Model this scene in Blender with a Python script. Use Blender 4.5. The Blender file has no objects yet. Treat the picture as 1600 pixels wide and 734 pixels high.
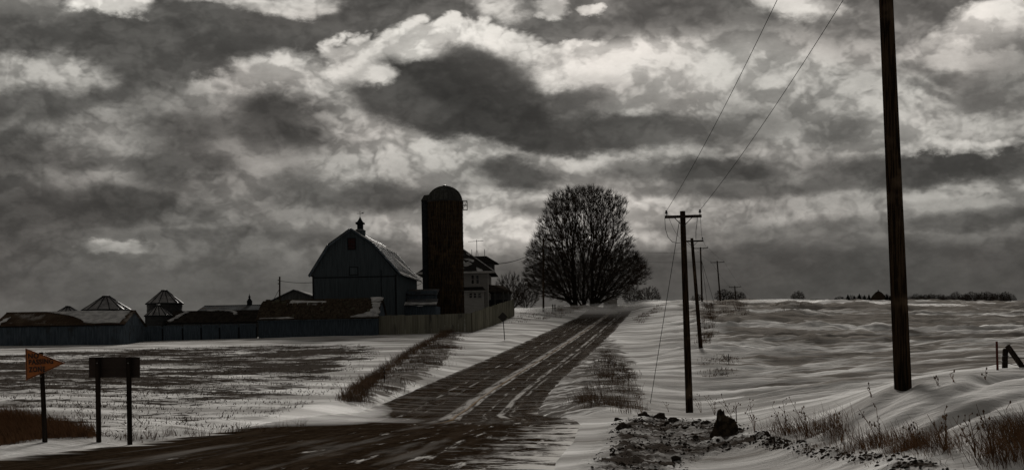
import bpy, bmesh, math, random
import numpy as np
from mathutils import Vector, Matrix
random.seed(7); np.random.seed(7)
sc = bpy.context.scene
C = sc.collection
R = math.radians

# ------------------------------------------------------------------ camera
F = 2300.0; CU, CV = 800.0, 560.0; ROLL = R(0.9)      # focal length and horizon point, in photo pixels
cam = bpy.data.cameras.new('camera'); camo = bpy.data.objects.new('camera', cam); C.objects.link(camo)
cam.sensor_width = 36.0; cam.sensor_fit = 'HORIZONTAL'; cam.lens = 36.0*F/1600.0
cam.shift_y = (CV-367.0)/1600.0
cam.clip_start = 0.5; cam.clip_end = 30000
camo.location = (0, 0, 0); camo.rotation_euler = (R(90), ROLL, 0)
sc.camera = camo
sc.view_settings.view_transform = 'Standard'; sc.view_settings.look = 'None'
sc.view_settings.exposure = 1.12; sc.view_settings.gamma = 1.0
try: sc.view_settings.use_curve_mapping = False
except Exception: pass
sc.cycles.max_bounces = 5; sc.cycles.diffuse_bounces = 3; sc.cycles.volume_bounces = 1
sc.cycles.transparent_max_bounces = 8

# ------------------------------------------------------------------ light
SUN_EL, SUN_AZ = R(21), R(2)         # ahead of the camera, behind the clouds
sun = bpy.data.lights.new('sun', 'SUN'); suno = bpy.data.objects.new('sun', sun); C.objects.link(suno)
sun.energy = 1.5; sun.angle = R(10); sun.color = (1.0, 0.955, 0.89)
sd = Vector((math.sin(SUN_AZ)*math.cos(SUN_EL), math.cos(SUN_AZ)*math.cos(SUN_EL), math.sin(SUN_EL)))
suno.rotation_euler = (-sd).to_track_quat('-Z', 'Y').to_euler(); suno.location = sd*400

# ------------------------------------------------------------------ sky (world)
class NT:
    """small helper to write node trees"""
    def __init__(s, nt): s.nt = nt; s.x = 0
    def n(s, t, **kw):
        nd = s.nt.nodes.new(t); nd.location = (s.x, 0); s.x += 40
        for k, v in kw.items(): setattr(nd, k, v)
        return nd
    def link(s, a, b): s.nt.links.new(a, b)
    def put(s, sock, v):
        if hasattr(v, 'is_linked') or isinstance(v, bpy.types.NodeSocket): s.nt.links.new(v, sock)
        else: sock.default_value = v
    def math(s, op, a, b=None, c=None, clamp=False):
        nd = s.n('ShaderNodeMath', operation=op, use_clamp=clamp); s.put(nd.inputs[0], a)
        if b is not None: s.put(nd.inputs[1], b)
        if c is not None: s.put(nd.inputs[2], c)
        return nd.outputs[0]
    def vmath(s, op, a, b=None):
        nd = s.n('ShaderNodeVectorMath', operation=op); s.put(nd.inputs[0], a)
        if b is not None: s.put(nd.inputs[1], b)
        return nd.outputs['Value'] if op in ('LENGTH', 'DOT_PRODUCT', 'DISTANCE') else nd.outputs[0]
    def comb(s, x, y, z):
        nd = s.n('ShaderNodeCombineXYZ'); s.put(nd.inputs[0], x); s.put(nd.inputs[1], y); s.put(nd.inputs[2], z); return nd.outputs[0]
    def sep(s, v):
        nd = s.n('ShaderNodeSeparateXYZ'); s.put(nd.inputs[0], v); return nd.outputs
    def noise(s, v, scale, detail=5, rough=0.55, dist=0.0, color=False):
        nd = s.n('ShaderNodeTexNoise'); nd.noise_dimensions = '3D'; s.put(nd.inputs['Vector'], v)
        nd.inputs['Scale'].default_value = scale; nd.inputs['Detail'].default_value = detail
        nd.inputs['Roughness'].default_value = rough; nd.inputs['Distortion'].default_value = dist
        return nd.outputs['Color'] if color else nd.outputs['Fac']
    def ramp(s, v, a, b, lo=0.0, hi=1.0, smooth=True):
        nd = s.n('ShaderNodeMapRange'); nd.interpolation_type = 'SMOOTHSTEP' if smooth else 'LINEAR'
        s.put(nd.inputs['Value'], v); s.put(nd.inputs['From Min'], a); s.put(nd.inputs['From Max'], b)
        s.put(nd.inputs['To Min'], lo); s.put(nd.inputs['To Max'], hi); return nd.outputs['Result']
    def mixf(s, f, a, b):
        nd = s.n('ShaderNodeMix', data_type='FLOAT'); s.put(nd.inputs[0], f); s.put(nd.inputs[2], a); s.put(nd.inputs[3], b); return nd.outputs[0]
    def mixc(s, f, a, b, blend='MIX'):
        nd = s.n('ShaderNodeMix', data_type='RGBA', blend_type=blend); s.put(nd.inputs[0], f)
        s.put(nd.inputs[6], a if not isinstance(a, tuple) else tuple(a)+((1,) if len(a) == 3 else ()))
        s.put(nd.inputs[7], b if not isinstance(b, tuple) else tuple(b)+((1,) if len(b) == 3 else ()))
        return nd.outputs[2]
    def attr(s, name):
        nd = s.n('ShaderNodeAttribute', attribute_name=name); return nd.outputs['Fac']

w = bpy.data.worlds.new('World'); sc.world = w; w.use_nodes = True
w.node_tree.nodes.clear(); T = NT(w.node_tree)
D = T.n('ShaderNodeTexCoord').outputs['Generated']
dx, dy, dz = T.sep(D)
az = T.math('ARCTAN2', dx, dy); el = T.math('ARCSINE', dz)
U = T.math('MULTIPLY_ADD', az, 10.0, 0.0)          # tenths of a radian: 1 unit = 230 photo pixels
V = T.math('MULTIPLY_ADD', el, 10.0, 0.0)
DS = T.vmath('MULTIPLY', D, (1.0, 1.0, 1.9))
n1 = T.vmath('SUBTRACT', T.noise(DS, 9.0, 3, 0.5, color=True), (0.5, 0.5, 0.5))
n2 = T.vmath('SUBTRACT', T.noise(DS, 26.0, 6, 0.62, color=True), (0.5, 0.5, 0.5))
UV = T.comb(U, V, 0.0)
warp = T.vmath('ADD', T.vmath('MULTIPLY', n1, (0.22, 0.14, 0)), T.vmath('MULTIPLY', n2, (0.40, 0.28, 0)))
P1 = T.vmath('ADD', UV, warp)                       # ragged, for heaped clouds
warp2 = T.vmath('ADD', T.vmath('MULTIPLY', n1, (0.6, 0.22, 0)), T.vmath('MULTIPLY', n2, (0.35, 0.14, 0)))
P2 = T.vmath('ADD', UV, warp2)                      # soft, for layers
P3 = T.vmath('ADD', UV, T.vmath('ADD', T.vmath('MULTIPLY', n1, (0.14, 0.10, 0)), T.vmath('MULTIPLY', n2, (0.30, 0.24, 0))))   # billowing outline of the big cloud
# heaped-cloud field: rounded lumps with sharp creases between them; looked up twice to shade lumps from above
bg_ = bpy.data.node_groups.new('billow', 'ShaderNodeTree')
bg_.interface.new_socket('Vector', in_out='INPUT', socket_type='NodeSocketVector'); bg_.interface.new_socket('Value', in_out='OUTPUT', socket_type='NodeSocketFloat')
BT = NT(bg_); gi = BT.n('NodeGroupInput'); go = BT.n('NodeGroupOutput'); acc = None
wv = BT.vmath('ADD', gi.outputs[0], BT.vmath('MULTIPLY', BT.vmath('SUBTRACT', BT.noise(gi.outputs[0], 20.0, 4, .6, color=True), (.5, .5, .5)), (.030, .030, .030)))
for sc_, am_ in ((9.0, .30), (19.0, .32), (40.0, .22), (82.0, .14), (170.0, .08)):
    a_ = BT.math('MULTIPLY', BT.math('ABSOLUTE', BT.math('MULTIPLY_ADD', BT.noise(wv, sc_, 0, .5), 2.0, -1.0)), am_*2.2)
    acc = a_ if acc is None else BT.math('ADD', acc, a_)
BT.link(acc, go.inputs[0])
def billow(v):
    nd = T.n('ShaderNodeGroup'); nd.node_tree = bg_; T.link(v, nd.inputs[0]); return nd.outputs[0]
DB = T.vmath('MULTIPLY', D, (1.0, 1.0, 1.45))
B0 = billow(DB); B1 = billow(T.vmath('ADD', DB, (0.002, 0.0, 0.013)))
relief = T.math('SUBTRACT', B0, B1)                 # + on the upper sides of lumps
BC = T.math('SUBTRACT', B0, 0.42)
def uv_dir(u, v):
    du, dv = u-CU, CV-v
    X = (du*math.cos(ROLL)+dv*math.sin(ROLL))/F; Z = (-du*math.sin(ROLL)+dv*math.cos(ROLL))/F
    return 10*math.atan2(X, 1), 10*math.asin(Z/math.sqrt(1+X*X+Z*Z))
fb = T.noise(DS, 7.0, 9, 0.60)                       # overall cloud field, all round
fbs = T.noise(T.vmath('MULTIPLY', D, (1, 1, 5.0)), 6.0, 6, 0.55)
tone = T.ramp(fb, 0.36, 0.66, 0.070, 0.16)
tone = T.math('ADD', tone, T.ramp(fbs, 0.50, 0.72, 0.0, 0.06))
low = T.ramp(V, 0.25, 0.85, 1.0, 0.0)                # the even grey veil along the horizon
tone = T.mixf(T.math('MULTIPLY', low, 0.75), tone, 0.088)
PAINT = [
 # u, v, ru, rv, tone, edge softness, alpha, layer (1 ragged, 2 soft), rotation
 (330, 85, 430, 62, 0.085, .5, .9, 2, 0), (1130, 48, 420, 44, 0.100, .6, .8, 2, 0),
 (60, 10, 70, 16, 0.166, .6, .8, 1, 0), (180, 5, 65, 20, 0.780, .4, .9, 1, 0), (350, 0, 60, 10, 0.312, .6, .8, 1, 0), (440, 6, 80, 18, 0.437, .5, .9, 1, 0), (775, 4, 45, 22, 0.468, .6, .9, 1, 0),
 (860, 8, 34, 18, 0.624, .4, .9, 1, 0), (930, 14, 20, 9, 0.624, .4, .9, 1, 0), (1260, 6, 70, 20, 0.520, .6, .9, 1, R(-15)), (1360, 30, 110, 20, 0.169, .7, .8, 2, 0),
 # broad light behind the clouds
 (1040, 160, 330, 90, 0.312, .8, .9, 2, 0), (950, 98, 185, 30, 0.749, .6, .95, 2, 0), (900, 72, 40, 10, 0.780, .5, .8, 1, 0), (1120, 110, 200, 44, 0.478, .8, .9, 2, 0), (1330, 160, 300, 80, 0.312, .9, .85, 2, 0), (1420, 190, 120, 40, 0.374, .8, .8, 2, 0),
 (640, 250, 440, 60, 0.250, .9, .85, 2, 0), (1250, 300, 500, 22, 0.250, .8, .8, 2, 0),
 (1030, 248, 230, 14, 0.374, .8, .85, 2, 0), (860, 240, 200, 14, 0.354, .8, .85, 2, 0),
 (900, 352, 200, 58, 0.541, .7, .95, 2, 0), (745, 350, 90, 40, 0.499, .7, .9, 2, 0), (640, 350, 120, 24, 0.312, .8, .85, 2, 0), (1160, 352, 260, 15, 0.354, .7, .85, 2, 0), (860, 322, 90, 16, .10, .7, .8, 2, 0),
 # left cumulus
 (55, 125, 95, 40, 0.343, .4, .9, 1, 0), (60, 165, 120, 26, 0.085, .6, .9, 1, 0), (110, 195, 90, 14, 0.166, .7, .7, 2, 0),
 (435, 128, 95, 40, 0.437, .3, .97, 1, 0), (360, 150, 60, 30, 0.395, .4, .9, 1, 0), (330, 175, 110, 36, 0.195, .5, .9, 1, 0), (170, 215, 70, 34, 0.225, .5, .9, 1, 0), (110, 240, 60, 22, 0.187, .6, .8, 1, 0),
 (440, 190, 85, 50, 0.062, .55, .95, 1, 0), (290, 205, 85, 26, 0.085, .6, .85, 1, 0), (60, 265, 110, 34, 0.080, .7, .8, 2, 0),
 (160, 285, 110, 26, 0.195, .6, .85, 1, 0), (280, 262, 85, 30, 0.080, .5, .95, 1, 0), (190, 325, 130, 34, 0.066, .5, .95, 1, 0), (330, 300, 50, 24, 0.179, .6, .8, 1, 0),
 (560, 268, 60, 26, 0.270, .5, .9, 1, 0), (640, 282, 60, 20, 0.250, .5, .85, 1, 0), (590, 308, 110, 24, 0.075, .6, .95, 1, 0), (60, 325, 90, 34, 0.075, .7, .8, 2, 0), (480, 300, 60, 30, .10, .7, .8, 1, 0),
 (410, 345, 150, 22, 0.187, .7, .8, 1, 0), (250, 378, 110, 14, 0.12, .6, .8, 1, 0), (170, 388, 45, 11, 0.270, .4, .9, 1, 0), (330, 372, 200, 8, .10, .6, .8, 2, 0), (560, 395, 160, 16, 0.169, .7, .7, 2, 0),
 # main cloud: light heaped rim, dark body, thinning tail to the right
 (640, 165, 130, 80, .36, .5, .9, 3, 0), (690, 106, 168, 68, 0.56, .12, .98, 3, 0), (575, 105, 70, 44, 0.50, .2, .95, 3, 0), (790, 125, 90, 62, .50, .2, .95, 3, R(20)), (880, 175, 90, 40, .40, .5, .85, 3, 0),
 (690, 72, 75, 22, .70, .4, .9, 3, 0), (745, 82, 50, 30, .60, .4, .85, 3, 0), (850, 100, 50, 24, .60, .5, .8, 1, 0),
 (700, 152, 150, 62, 0.040, .22, .98, 3, R(-8)), (800, 186, 205, 46, 0.036, .28, .98, 3, R(-8)), (620, 165, 90, 36, .075, .6, .85, 3, R(-15)), (735, 98, 62, 26, .060, .5, .9, 3, R(-15)), (800, 130, 46, 46, .060, .5, .85, 3, R(-35)), (590, 120, 30, 16, .60, .5, .7, 3, 0),
 (870, 205, 130, 30, .045, .4, .95, 3, 0), (960, 208, 150, 28, 0.058, .5, .95, 1, 0), (905, 165, 60, 16, .11, .7, .8, 1, 0), (1100, 212, 140, 26, 0.10, .7, .85, 1, 0), (1180, 180, 90, 26, .14, .8, .7, 1, 0),
 (815, 268, 70, 25, 0.062, .5, .95, 1, 0), (1115, 268, 95, 26, 0.058, .5, .95, 1, 0), (1000, 265, 50, 16, .10, .6, .85, 1, 0), (950, 290, 60, 14, .14, .7, .7, 1, 0),
 (1180, 295, 180, 12, 0.085, .6, .9, 2, 0), (1290, 290, 60, 12, .10, .7, .7, 2, 0),
 # right
 (1545, 52, 90, 46, 0.603, .3, .95, 1, R(15)), (1480, 85, 70, 30, 0.333, .5, .9, 1, 0), (1590, 110, 70, 56, 0.182, .6, .9, 1, 0), (1480, 118, 70, 16, 0.12, .6, .8, 1, R(-15)), (1440, 140, 40, 10, .10, .6, .7, 1, R(-20)),
 (1470, 262, 190, 26, 0.066, .5, .95, 1, 0), (1310, 205, 60, 24, .12, .6, .8, 1, 0), (1540, 155, 50, 18, .12, .6, .8, 1, 0), (1570, 200, 70, 14, 0.291, .7, .7, 1, 0), (1240, 240, 80, 20, 0.270, .8, .7, 2, 0),
 (1520, 232, 100, 9, 0.416, .6, .85, 1, 0),
 (1380, 325, 380, 13, 0.260, .8, .8, 2, 0), (1350, 350, 420, 14, 0.085, .7, .8, 2, 0), (1400, 372, 180, 12, 0.166, .7, .8, 1, 0), (1500, 300, 120, 8, 0.291, .7, .8, 2, 0),
 (1260, 428, 480, 54, 0.074, .40, .95, 2, 0), (250, 445, 480, 40, 0.095, .6, .85, 2, 0),
]
for (u, v, ru, rv, tn, soft, al, layer, rot) in PAINT:
    cu, cv = uv_dir(u, v)
    q = T.vmath('SUBTRACT', {1: P1, 2: P2, 3: P3}[layer], (cu, cv, 0))
    if rot:
        vr = T.n('ShaderNodeVectorRotate', rotation_type='Z_AXIS'); T.link(q, vr.inputs['Vector']); vr.inputs['Angle'].default_value = -rot; q = vr.outputs[0]
    q = T.vmath('MULTIPLY', q, (230.0/ru, 230.0/rv, 0))
    m = T.ramp(T.math('MULTIPLY_ADD', BC, ({1: -.20, 2: -.06, 3: -.24}[layer] if tn < .11 else {1: -.28, 2: -.08, 3: -.52}[layer]), T.vmath('LENGTH', q)), 1.0-soft, 1.0+soft*0.75, al, 0.0)
    tone = T.mixf(m, tone, tn)
rel = T.ramp(relief, -0.16, 0.16, 0.55, 1.5, smooth=False)
rel = T.mixf(T.math('MULTIPLY', T.ramp(V, 0.3, 1.0), T.ramp(tone, .05, .30, .25, .60)), 1.0, rel)
tone = T.math('MULTIPLY', tone, rel)
tex = T.noise(DS, 42.0, 7, 0.66)
tone = T.math('MULTIPLY', tone, T.ramp(tex, 0.30, 0.70, 0.84, 1.18, smooth=False))
tone = T.math('MULTIPLY', tone, T.ramp(B0, .15, .75, .92, 1.09))
tone = T.math('MULTIPLY', T.math('POWER', T.math('MULTIPLY', tone, 1/.19), 1.34), .103)
tone = T.math('DIVIDE', tone, T.math('MULTIPLY_ADD', tone, 1.35, 1.0))
tint = T.mixc(T.ramp(T.noise(DS, 5.0, 3), .42, .62), (1.0, 0.962, 0.885), (1.0, 0.935, 0.860))
cloud = T.mixc(1.0, tint, T.comb(tone, tone, tone), 'MULTIPLY')
sky = T.n('ShaderNodeTexSky', sky_type='NISHITA'); sky.sun_disc = False
sky.sun_elevation = SUN_EL; sky.sun_rotation = SUN_AZ; sky.air_density = 1.0; sky.dust_density = 2.0
STR = 0.10
cl = T.vmath('SCALE', cloud); cl.node.inputs['Scale'].default_value = 1.0/STR
hs_ = T.n('ShaderNodeHueSaturation'); hs_.inputs['Saturation'].default_value = .25; T.link(sky.outputs[0], hs_.inputs['Color'])
final = T.mixc(0.9985, hs_.outputs[0], cl)            # closed cloud: the blue hardly gets through
bg = T.n('ShaderNodeBackground'); T.link(final, bg.inputs[0]); bg.inputs[1].default_value = STR
wo = T.n('ShaderNodeOutputWorld'); T.link(bg.outputs[0], wo.inputs[0])
w.cycles.sampling_method = 'MANUAL'; w.cycles.sample_map_resolution = 512

# ------------------------------------------------------------------ pixel -> world helpers
def ray(u, v):
    du, dv = u-CU, CV-v
    return ((du*math.cos(ROLL)+dv*math.sin(ROLL))/F, (-du*math.sin(ROLL)+dv*math.cos(ROLL))/F)
def P(u, v, d):
    a, b = ray(u, v); return Vector((a*d, d, b*d))

# ------------------------------------------------------------------ numpy noise
_rs = np.random.RandomState(3); _perm = _rs.permutation(512); _perm = np.concatenate([_perm, _perm, _perm])
_ga = _rs.rand(512)*2*np.pi; _gx, _gy = np.cos(_ga), np.sin(_ga)
def perlin(x, y):
    xi = np.floor(x).astype(int); yi = np.floor(y).astype(int); xf = x-xi; yf = y-yi
    xi &= 511; yi &= 511
    f = lambda t: t*t*t*(t*(t*6-15)+10)
    u, v = f(xf), f(yf)
    def g(ix, iy, ax, ay):
        h = _perm[_perm[ix & 511]+(iy & 511)] & 511; return _gx[h]*ax+_gy[h]*ay
    a = g(xi, yi, xf, yf); b = g(xi+1, yi, xf-1, yf); c = g(xi, yi+1, xf, yf-1); d = g(xi+1, yi+1, xf-1, yf-1)
    return (a+(b-a)*u)*(1-v)+(c+(d-c)*u)*v
def fbm(x, y, o=4, p=0.5):
    s = 0; a = 1.0
    for k in range(o):
        s = s+a*perlin(x*2**k+17.3*k, y*2**k+9.1*k); a *= p
    return s
def sstep(a, b, x):
    t = np.clip((x-a)/(b-a), 0, 1); return t*t*(3-2*t)

# ------------------------------------------------------------------ terrain heights
CTRL = [
 (0,722,31.5),(0,692,39),(0,640,58),(0,580,98),(0,548,140),(0,541,152),(0,538,250),(0,546,600),
 (150,700,37),(150,640,58),(150,580,99),(150,536,158),(150,534,260),
 (300,684,42),(300,640,60),(300,580,100),(300,545,140),(300,530,165),(300,528,260),(300,542,600),
 (500,664,48.5),(500,640,61),(500,590,92),(500,545,136),(500,526,166),(500,518,260),(500,535,600),
 (550,634,65),(600,597,87),(650,560,116),(705,522,163),
 (735,519,166),(788,532,150),(803,493,215),(770,486,225),(700,506,200),
 (565,646,63),(836,647,63),(625,621,76),(852,621,77),(700,589,94),(882,589,95),(775,557,120),(918,557,121),
 (850,522,170),(952,522,172),(902,496,222),(980,494,224),(945,484,246),(985,483,248),(950,483,270),(950,484,300),
 (860,482,255),(850,486,235),(925,476,268),(900,478,320),(800,484,300),(800,490,600),(920,480,600),(1000,472,262),(1030,473,290),
 (1000,520,170),(1020,480,235),
 (600,662,49.5),(850,661,49.5),(700,700,36),(700,734,29),(400,734,28.5),(300,760,25),(950,734,29),(950,700,36),
 (1000,668,46),(1000,640,60),(1077,645,65),(1000,600,82),(1000,560,118),
 (1095,547,118),(1080,600,83),(1094,507,180),(1100,477,245),(1100,474,290),
 (1200,734,27),(1200,690,33),(1200,656,38),(1200,642,46),(1200,628,60),(1200,600,80),(1200,560,113),(1200,510,176),(1200,480,243),(1200,473,290),(1200,475,420),(1200,475,700),(1200,482,2000),
 (1300,734,24),(1300,695,28),(1300,650,33),(1300,630,38),(1300,622,52),
 (1400,734,21),(1400,697,24.5),(1400,652,27.5),(1400,606,31),(1400,599,34),(1400,604,46),(1400,596,64),(1400,560,104),(1400,515,166),(1400,483,235),(1400,473,290),(1400,475,420),(1400,475,700),(1400,482,2000),
 (1600,734,18.5),(1600,702,20),(1600,645,24.5),(1600,592,30),(1600,577,35),(1600,580,46),(1600,574,66),(1600,550,104),(1600,512,166),(1600,484,235),(1600,474,290),(1600,476,420),(1600,476,700),(1600,482,2000),
 (1135,682,38),
 (-350,730,33),(-350,690,42),(-350,600,85),(-350,558,152),(-350,555,250),(-350,558,700),
 (2000,800,14),(2000,640,24),(2000,566,36),(2000,575,66),(2000,550,104),(2000,510,166),(2000,478,290),(2000,480,700),(2000,486,2000),
 (0,555,2000),(500,552,2000),(900,540,2000),(-350,560,2000),
]
def pol(x, y):
    return np.arctan2(x, y), np.hypot(x, y)
cp = np.array([tuple(P(*c)) for c in CTRL])
ca, cr = pol(cp[:, 0], cp[:, 1])
def feat(a, r): return np.stack([a/0.22, np.log(r)/0.85], -1)
cf = feat(ca, cr)
def tps(d2): return 0.5*d2*np.log(np.maximum(d2, 1e-12))
N = len(cf)
Kt = tps(((cf[:, None]-cf[None])**2).sum(-1))+np.eye(N)*0.0015
Pm = np.concatenate([np.ones((N, 1)), cf], 1)
Aq = np.zeros((N+3, N+3)); Aq[:N, :N] = Kt; Aq[:N, N:] = Pm; Aq[N:, :N] = Pm.T
sol = np.linalg.solve(Aq, np.concatenate([cp[:, 2]/np.maximum(cr, 1), np.zeros(3)]))   # interpolate slope angle z/r
def h_base(x, y):
    x = np.asarray(x, float); y = np.asarray(y, float); shp = x.shape; x = x.ravel(); y = y.ravel()
    a, r = pol(x, y); aa = np.clip(a, -0.48, 0.48); rr = np.clip(r, 18, 2000)
    out = np.empty_like(x)
    for i in range(0, len(x), 60000):
        f = feat(aa[i:i+60000], rr[i:i+60000])
        d2 = ((f[:, None]-cf[None])**2).sum(-1)
        out[i:i+60000] = tps(d2)@sol[:N]+sol[N]+f@sol[N+1:]
    z = out*rr
    wb = sstep(0.7, 2.2, np.abs(a)); z = z*(1-wb)+(-2.0)*wb
    wn = 1-sstep(14, 24, r); z = z*(1-wn)+(-2.1)*wn
    return z.reshape(shp)

# road edges (plan), from far to near
def Gb(u, v, d0=14, d1=1200):
    a, b = ray(u, v); ds = np.exp(np.linspace(math.log(d0), math.log(d1), 1600))
    hz = h_base(a*ds, ds); k = np.nonzero(hz >= b*ds)[0]
    if len(k) == 0: return P(u, v, 250)
    i = max(k[0], 1); f0 = b*ds[i-1]-hz[i-1]; f1 = hz[i]-b*ds[i]; t = f0/(f0+f1+1e-9); d = ds[i-1]+(ds[i]-ds[i-1])*t
    return Vector((a*d, d, float(h_base(np.array([a*d]), np.array([d]))[0])))
ROADC = [ # (depth, x_left, x_right)
]
for (vl, ul, ur) in ((490, 911, 984), (505, 884, 968), (522, 850, 952), (540, 812, 935), (557, 775, 918), (573, 738, 900), (589, 700, 882), (605, 662, 866), (621, 625, 852), (634, 594, 844), (646, 565, 838)):
    L_, R_ = Gb(ul, vl), Gb(ur, vl); ROADC.append(((L_.y+R_.y)/2, L_.x-.55, R_.x+.45))
print('road', [(round(a, 1), round(b, 1), round(c, 1)) for a, b, c in ROADC])
yl = [c[0] for c in ROADC]; sl = (ROADC[0][1]-ROADC[2][1])/(yl[0]-yl[2])
far = [(yl[0]+k, ROADC[0][1]+sl*k, ROADC[0][1]+sl*k+7.6) for k in (300, 120, 40)]
near = [(57, -7.9, 2.3), (52, -8.6, 2.5), (48, -9.0, 2.5), (44, -9.6, 2.2), (39, -10.6, 1.9), (36, -11.2, 1.6), (31.5, -12.0, 1.2), (27, -12.8, 1.0), (20, -14, 0.8), (8, -15, 1.0), (-12, -16, 1.5)]
near = [n for n in near if n[0] < ROADC[-1][0]-3]
RT = np.array(sorted(far+ROADC+near))
def redge(y):
    y = np.clip(y, RT[0, 0], RT[-1, 0]); k = np.ones(5)/5
    ys = np.linspace(RT[0, 0], RT[-1, 0], 900)
    return np.interp(y, RT[:, 0], RT[:, 1]), np.interp(y, RT[:, 0], RT[:, 2])
def road_t(x, y):
    """signed metres inside (+) the road"""
    l, r = redge(y); d = np.minimum(x-l, r-x)
    return np.where((y > RT[0, 0]) & (y < RT[-1, 0]), d, -50)

def poly_d(x, y, poly):
    """signed distance-like value: + inside the polygon"""
    p = np.array(poly); n = len(p); dmin = np.full(x.shape, 1e9); ins = np.zeros(x.shape, bool)
    for i in range(n):
        x0, y0 = p[i]; x1, y1 = p[(i+1) % n]; ex, ey = x1-x0, y1-y0
        t = np.clip(((x-x0)*ex+(y-y0)*ey)/(ex*ex+ey*ey+1e-9), 0, 1)
        dmin = np.minimum(dmin, np.hypot(x-x0-t*ex, y-y0-t*ey))
        c = ((y0 > y) != (y1 > y)) & (x < (x1-x0)*(y-y0)/(y1-y0+1e-12)+x0); ins ^= c
    return np.where(ins, dmin, -dmin)
def plan(pts): return [tuple(Gb(u, v)[:2]) for u, v in pts]

FIELD = plan([(-150,556),(20,553),(300,541),(560,537),(600,545),(560,580),(520,610),(470,640),(380,672),(180,690),(60,672),(-150,690)])
BRUSH = plan([(545,640),(565,612),(610,580),(660,545),(700,518),(722,517),(715,545),(690,575),(650,600),(600,625)])
BANK = plan([(950,520),(985,560),(1000,610),(1002,645),(930,652),(825,653),(840,620),(872,585),(908,552)])
PLOW = plan([(958,662),(1010,652),(1130,655),(1185,672),(1215,688),(1160,706),(1110,716),(1080,725),(1075,745),(905,745),(945,700)])
RIDGE = plan([(1180,676),(1230,690),(1290,698),(1350,708),(1420,722),(1500,738),(1400,745),(1330,728),(1290,716),(1230,706),(1180,704)])
DITCH = plan([(-150,640),(0,650),(60,655),(160,678),(165,690),(60,697),(-150,730)])
def extra(x, y, b=None):
    """drifts, wind ripples and clods on top of the broad land form"""
    rt = road_t(x, y); a, r = pol(x, y)
    off = sstep(0.2, -2.0, rt)
    right = sstep(2, 12, x-redge(y)[1])*off
    wx = x+1.3*fbm(x/30, y/30, 2); wy = y+2.2*perlin(x/22+4, y/22)+0.22*x
    rip = fbm(wx/13, wy/4.6, 5, 0.60)
    rg = 1-np.abs(perlin(wx/11+31, wy/3.6+3))*2.0
    amp = 0.15+0.20*sstep(34, 62, r)+0.60*sstep(50, 180, r)
    z = right*amp*(rip*1.1+0.28*rg*np.abs(perlin(x/50, y/35))*2)
    z = z+off*(1-right)*0.10*fbm(wx/9, wy/3.5, 3)
    # foreground drift with sharp crests at the right
    dr = sstep(4.6, 7.4, x)*sstep(33.5, 30, y)*sstep(21.5, 24.5, y)
    s = ((y-28)-0.95*(x-7.5))/1.38+0.95*perlin(x/3.0, y/3.0+8)+.04*perlin(x/1.1, y/1.1)
    ph = 2*np.pi*s/1.9; prof = .5+.5*np.sin(ph+.75*np.sin(ph+.6))
    z = z+dr*((0.15+.22*perlin(x/3.2, y/3.2+3))*(prof-0.55)+0.07*fbm(x/2.0, y/0.9, 3))
    # snow berm along both road edges
    z = z+0.16*np.exp(-((rt+1.3)/0.9)**2)*(0.6+0.9*perlin(x/4, y/9))*sstep(25, 33, y)
    # clods and plowed dirt
    m = sstep(-0.6, 0.6, poly_d(x, y, PLOW))
    z = z+m*(0.10*np.abs(fbm(x/0.55, y/0.8, 4, .6))*1.6+0.20*np.maximum(0, fbm(x/1.9+5, y/2.6, 3)))
    m = sstep(-.3, .45, poly_d(x, y, RIDGE)+.15*fbm(x/.8, y/.8, 3)); z = z+m*(0.07+0.10*np.abs(fbm(x/0.6, y/0.7, 4, .6)))
    m = sstep(-1.5, 2.0, poly_d(x, y, BRUSH)); z = z+m*(0.18+0.15*fbm(x/1.5, y/2, 3))
    m = sstep(-1.5, 1.5, poly_d(x, y, BANK)); z = z+m*(0.10+0.16*fbm(x/1.2, y/1.6, 3))
    m = sstep(-1.0, 1.0, poly_d(x, y, FIELD)); z = z+m*(0.05*perlin(x/3+.3*y, y/0.76)+0.05*fbm(x/1.3, y/1.8, 3))
    return z
def hgt(x, y):
    x = np.atleast_1d(np.asarray(x, float)); y = np.atleast_1d(np.asarray(y, float))
    return h_base(x, y)+extra(x, y)
def H(x, y): return float(hgt([x], [y])[0])
def G(u, v):
    p = Gb(u, v); p.z = H(p.x, p.y); return p
def on(p, dz=0.0): return Vector((p.x, p.y, H(p.x, p.y)+dz))

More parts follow.
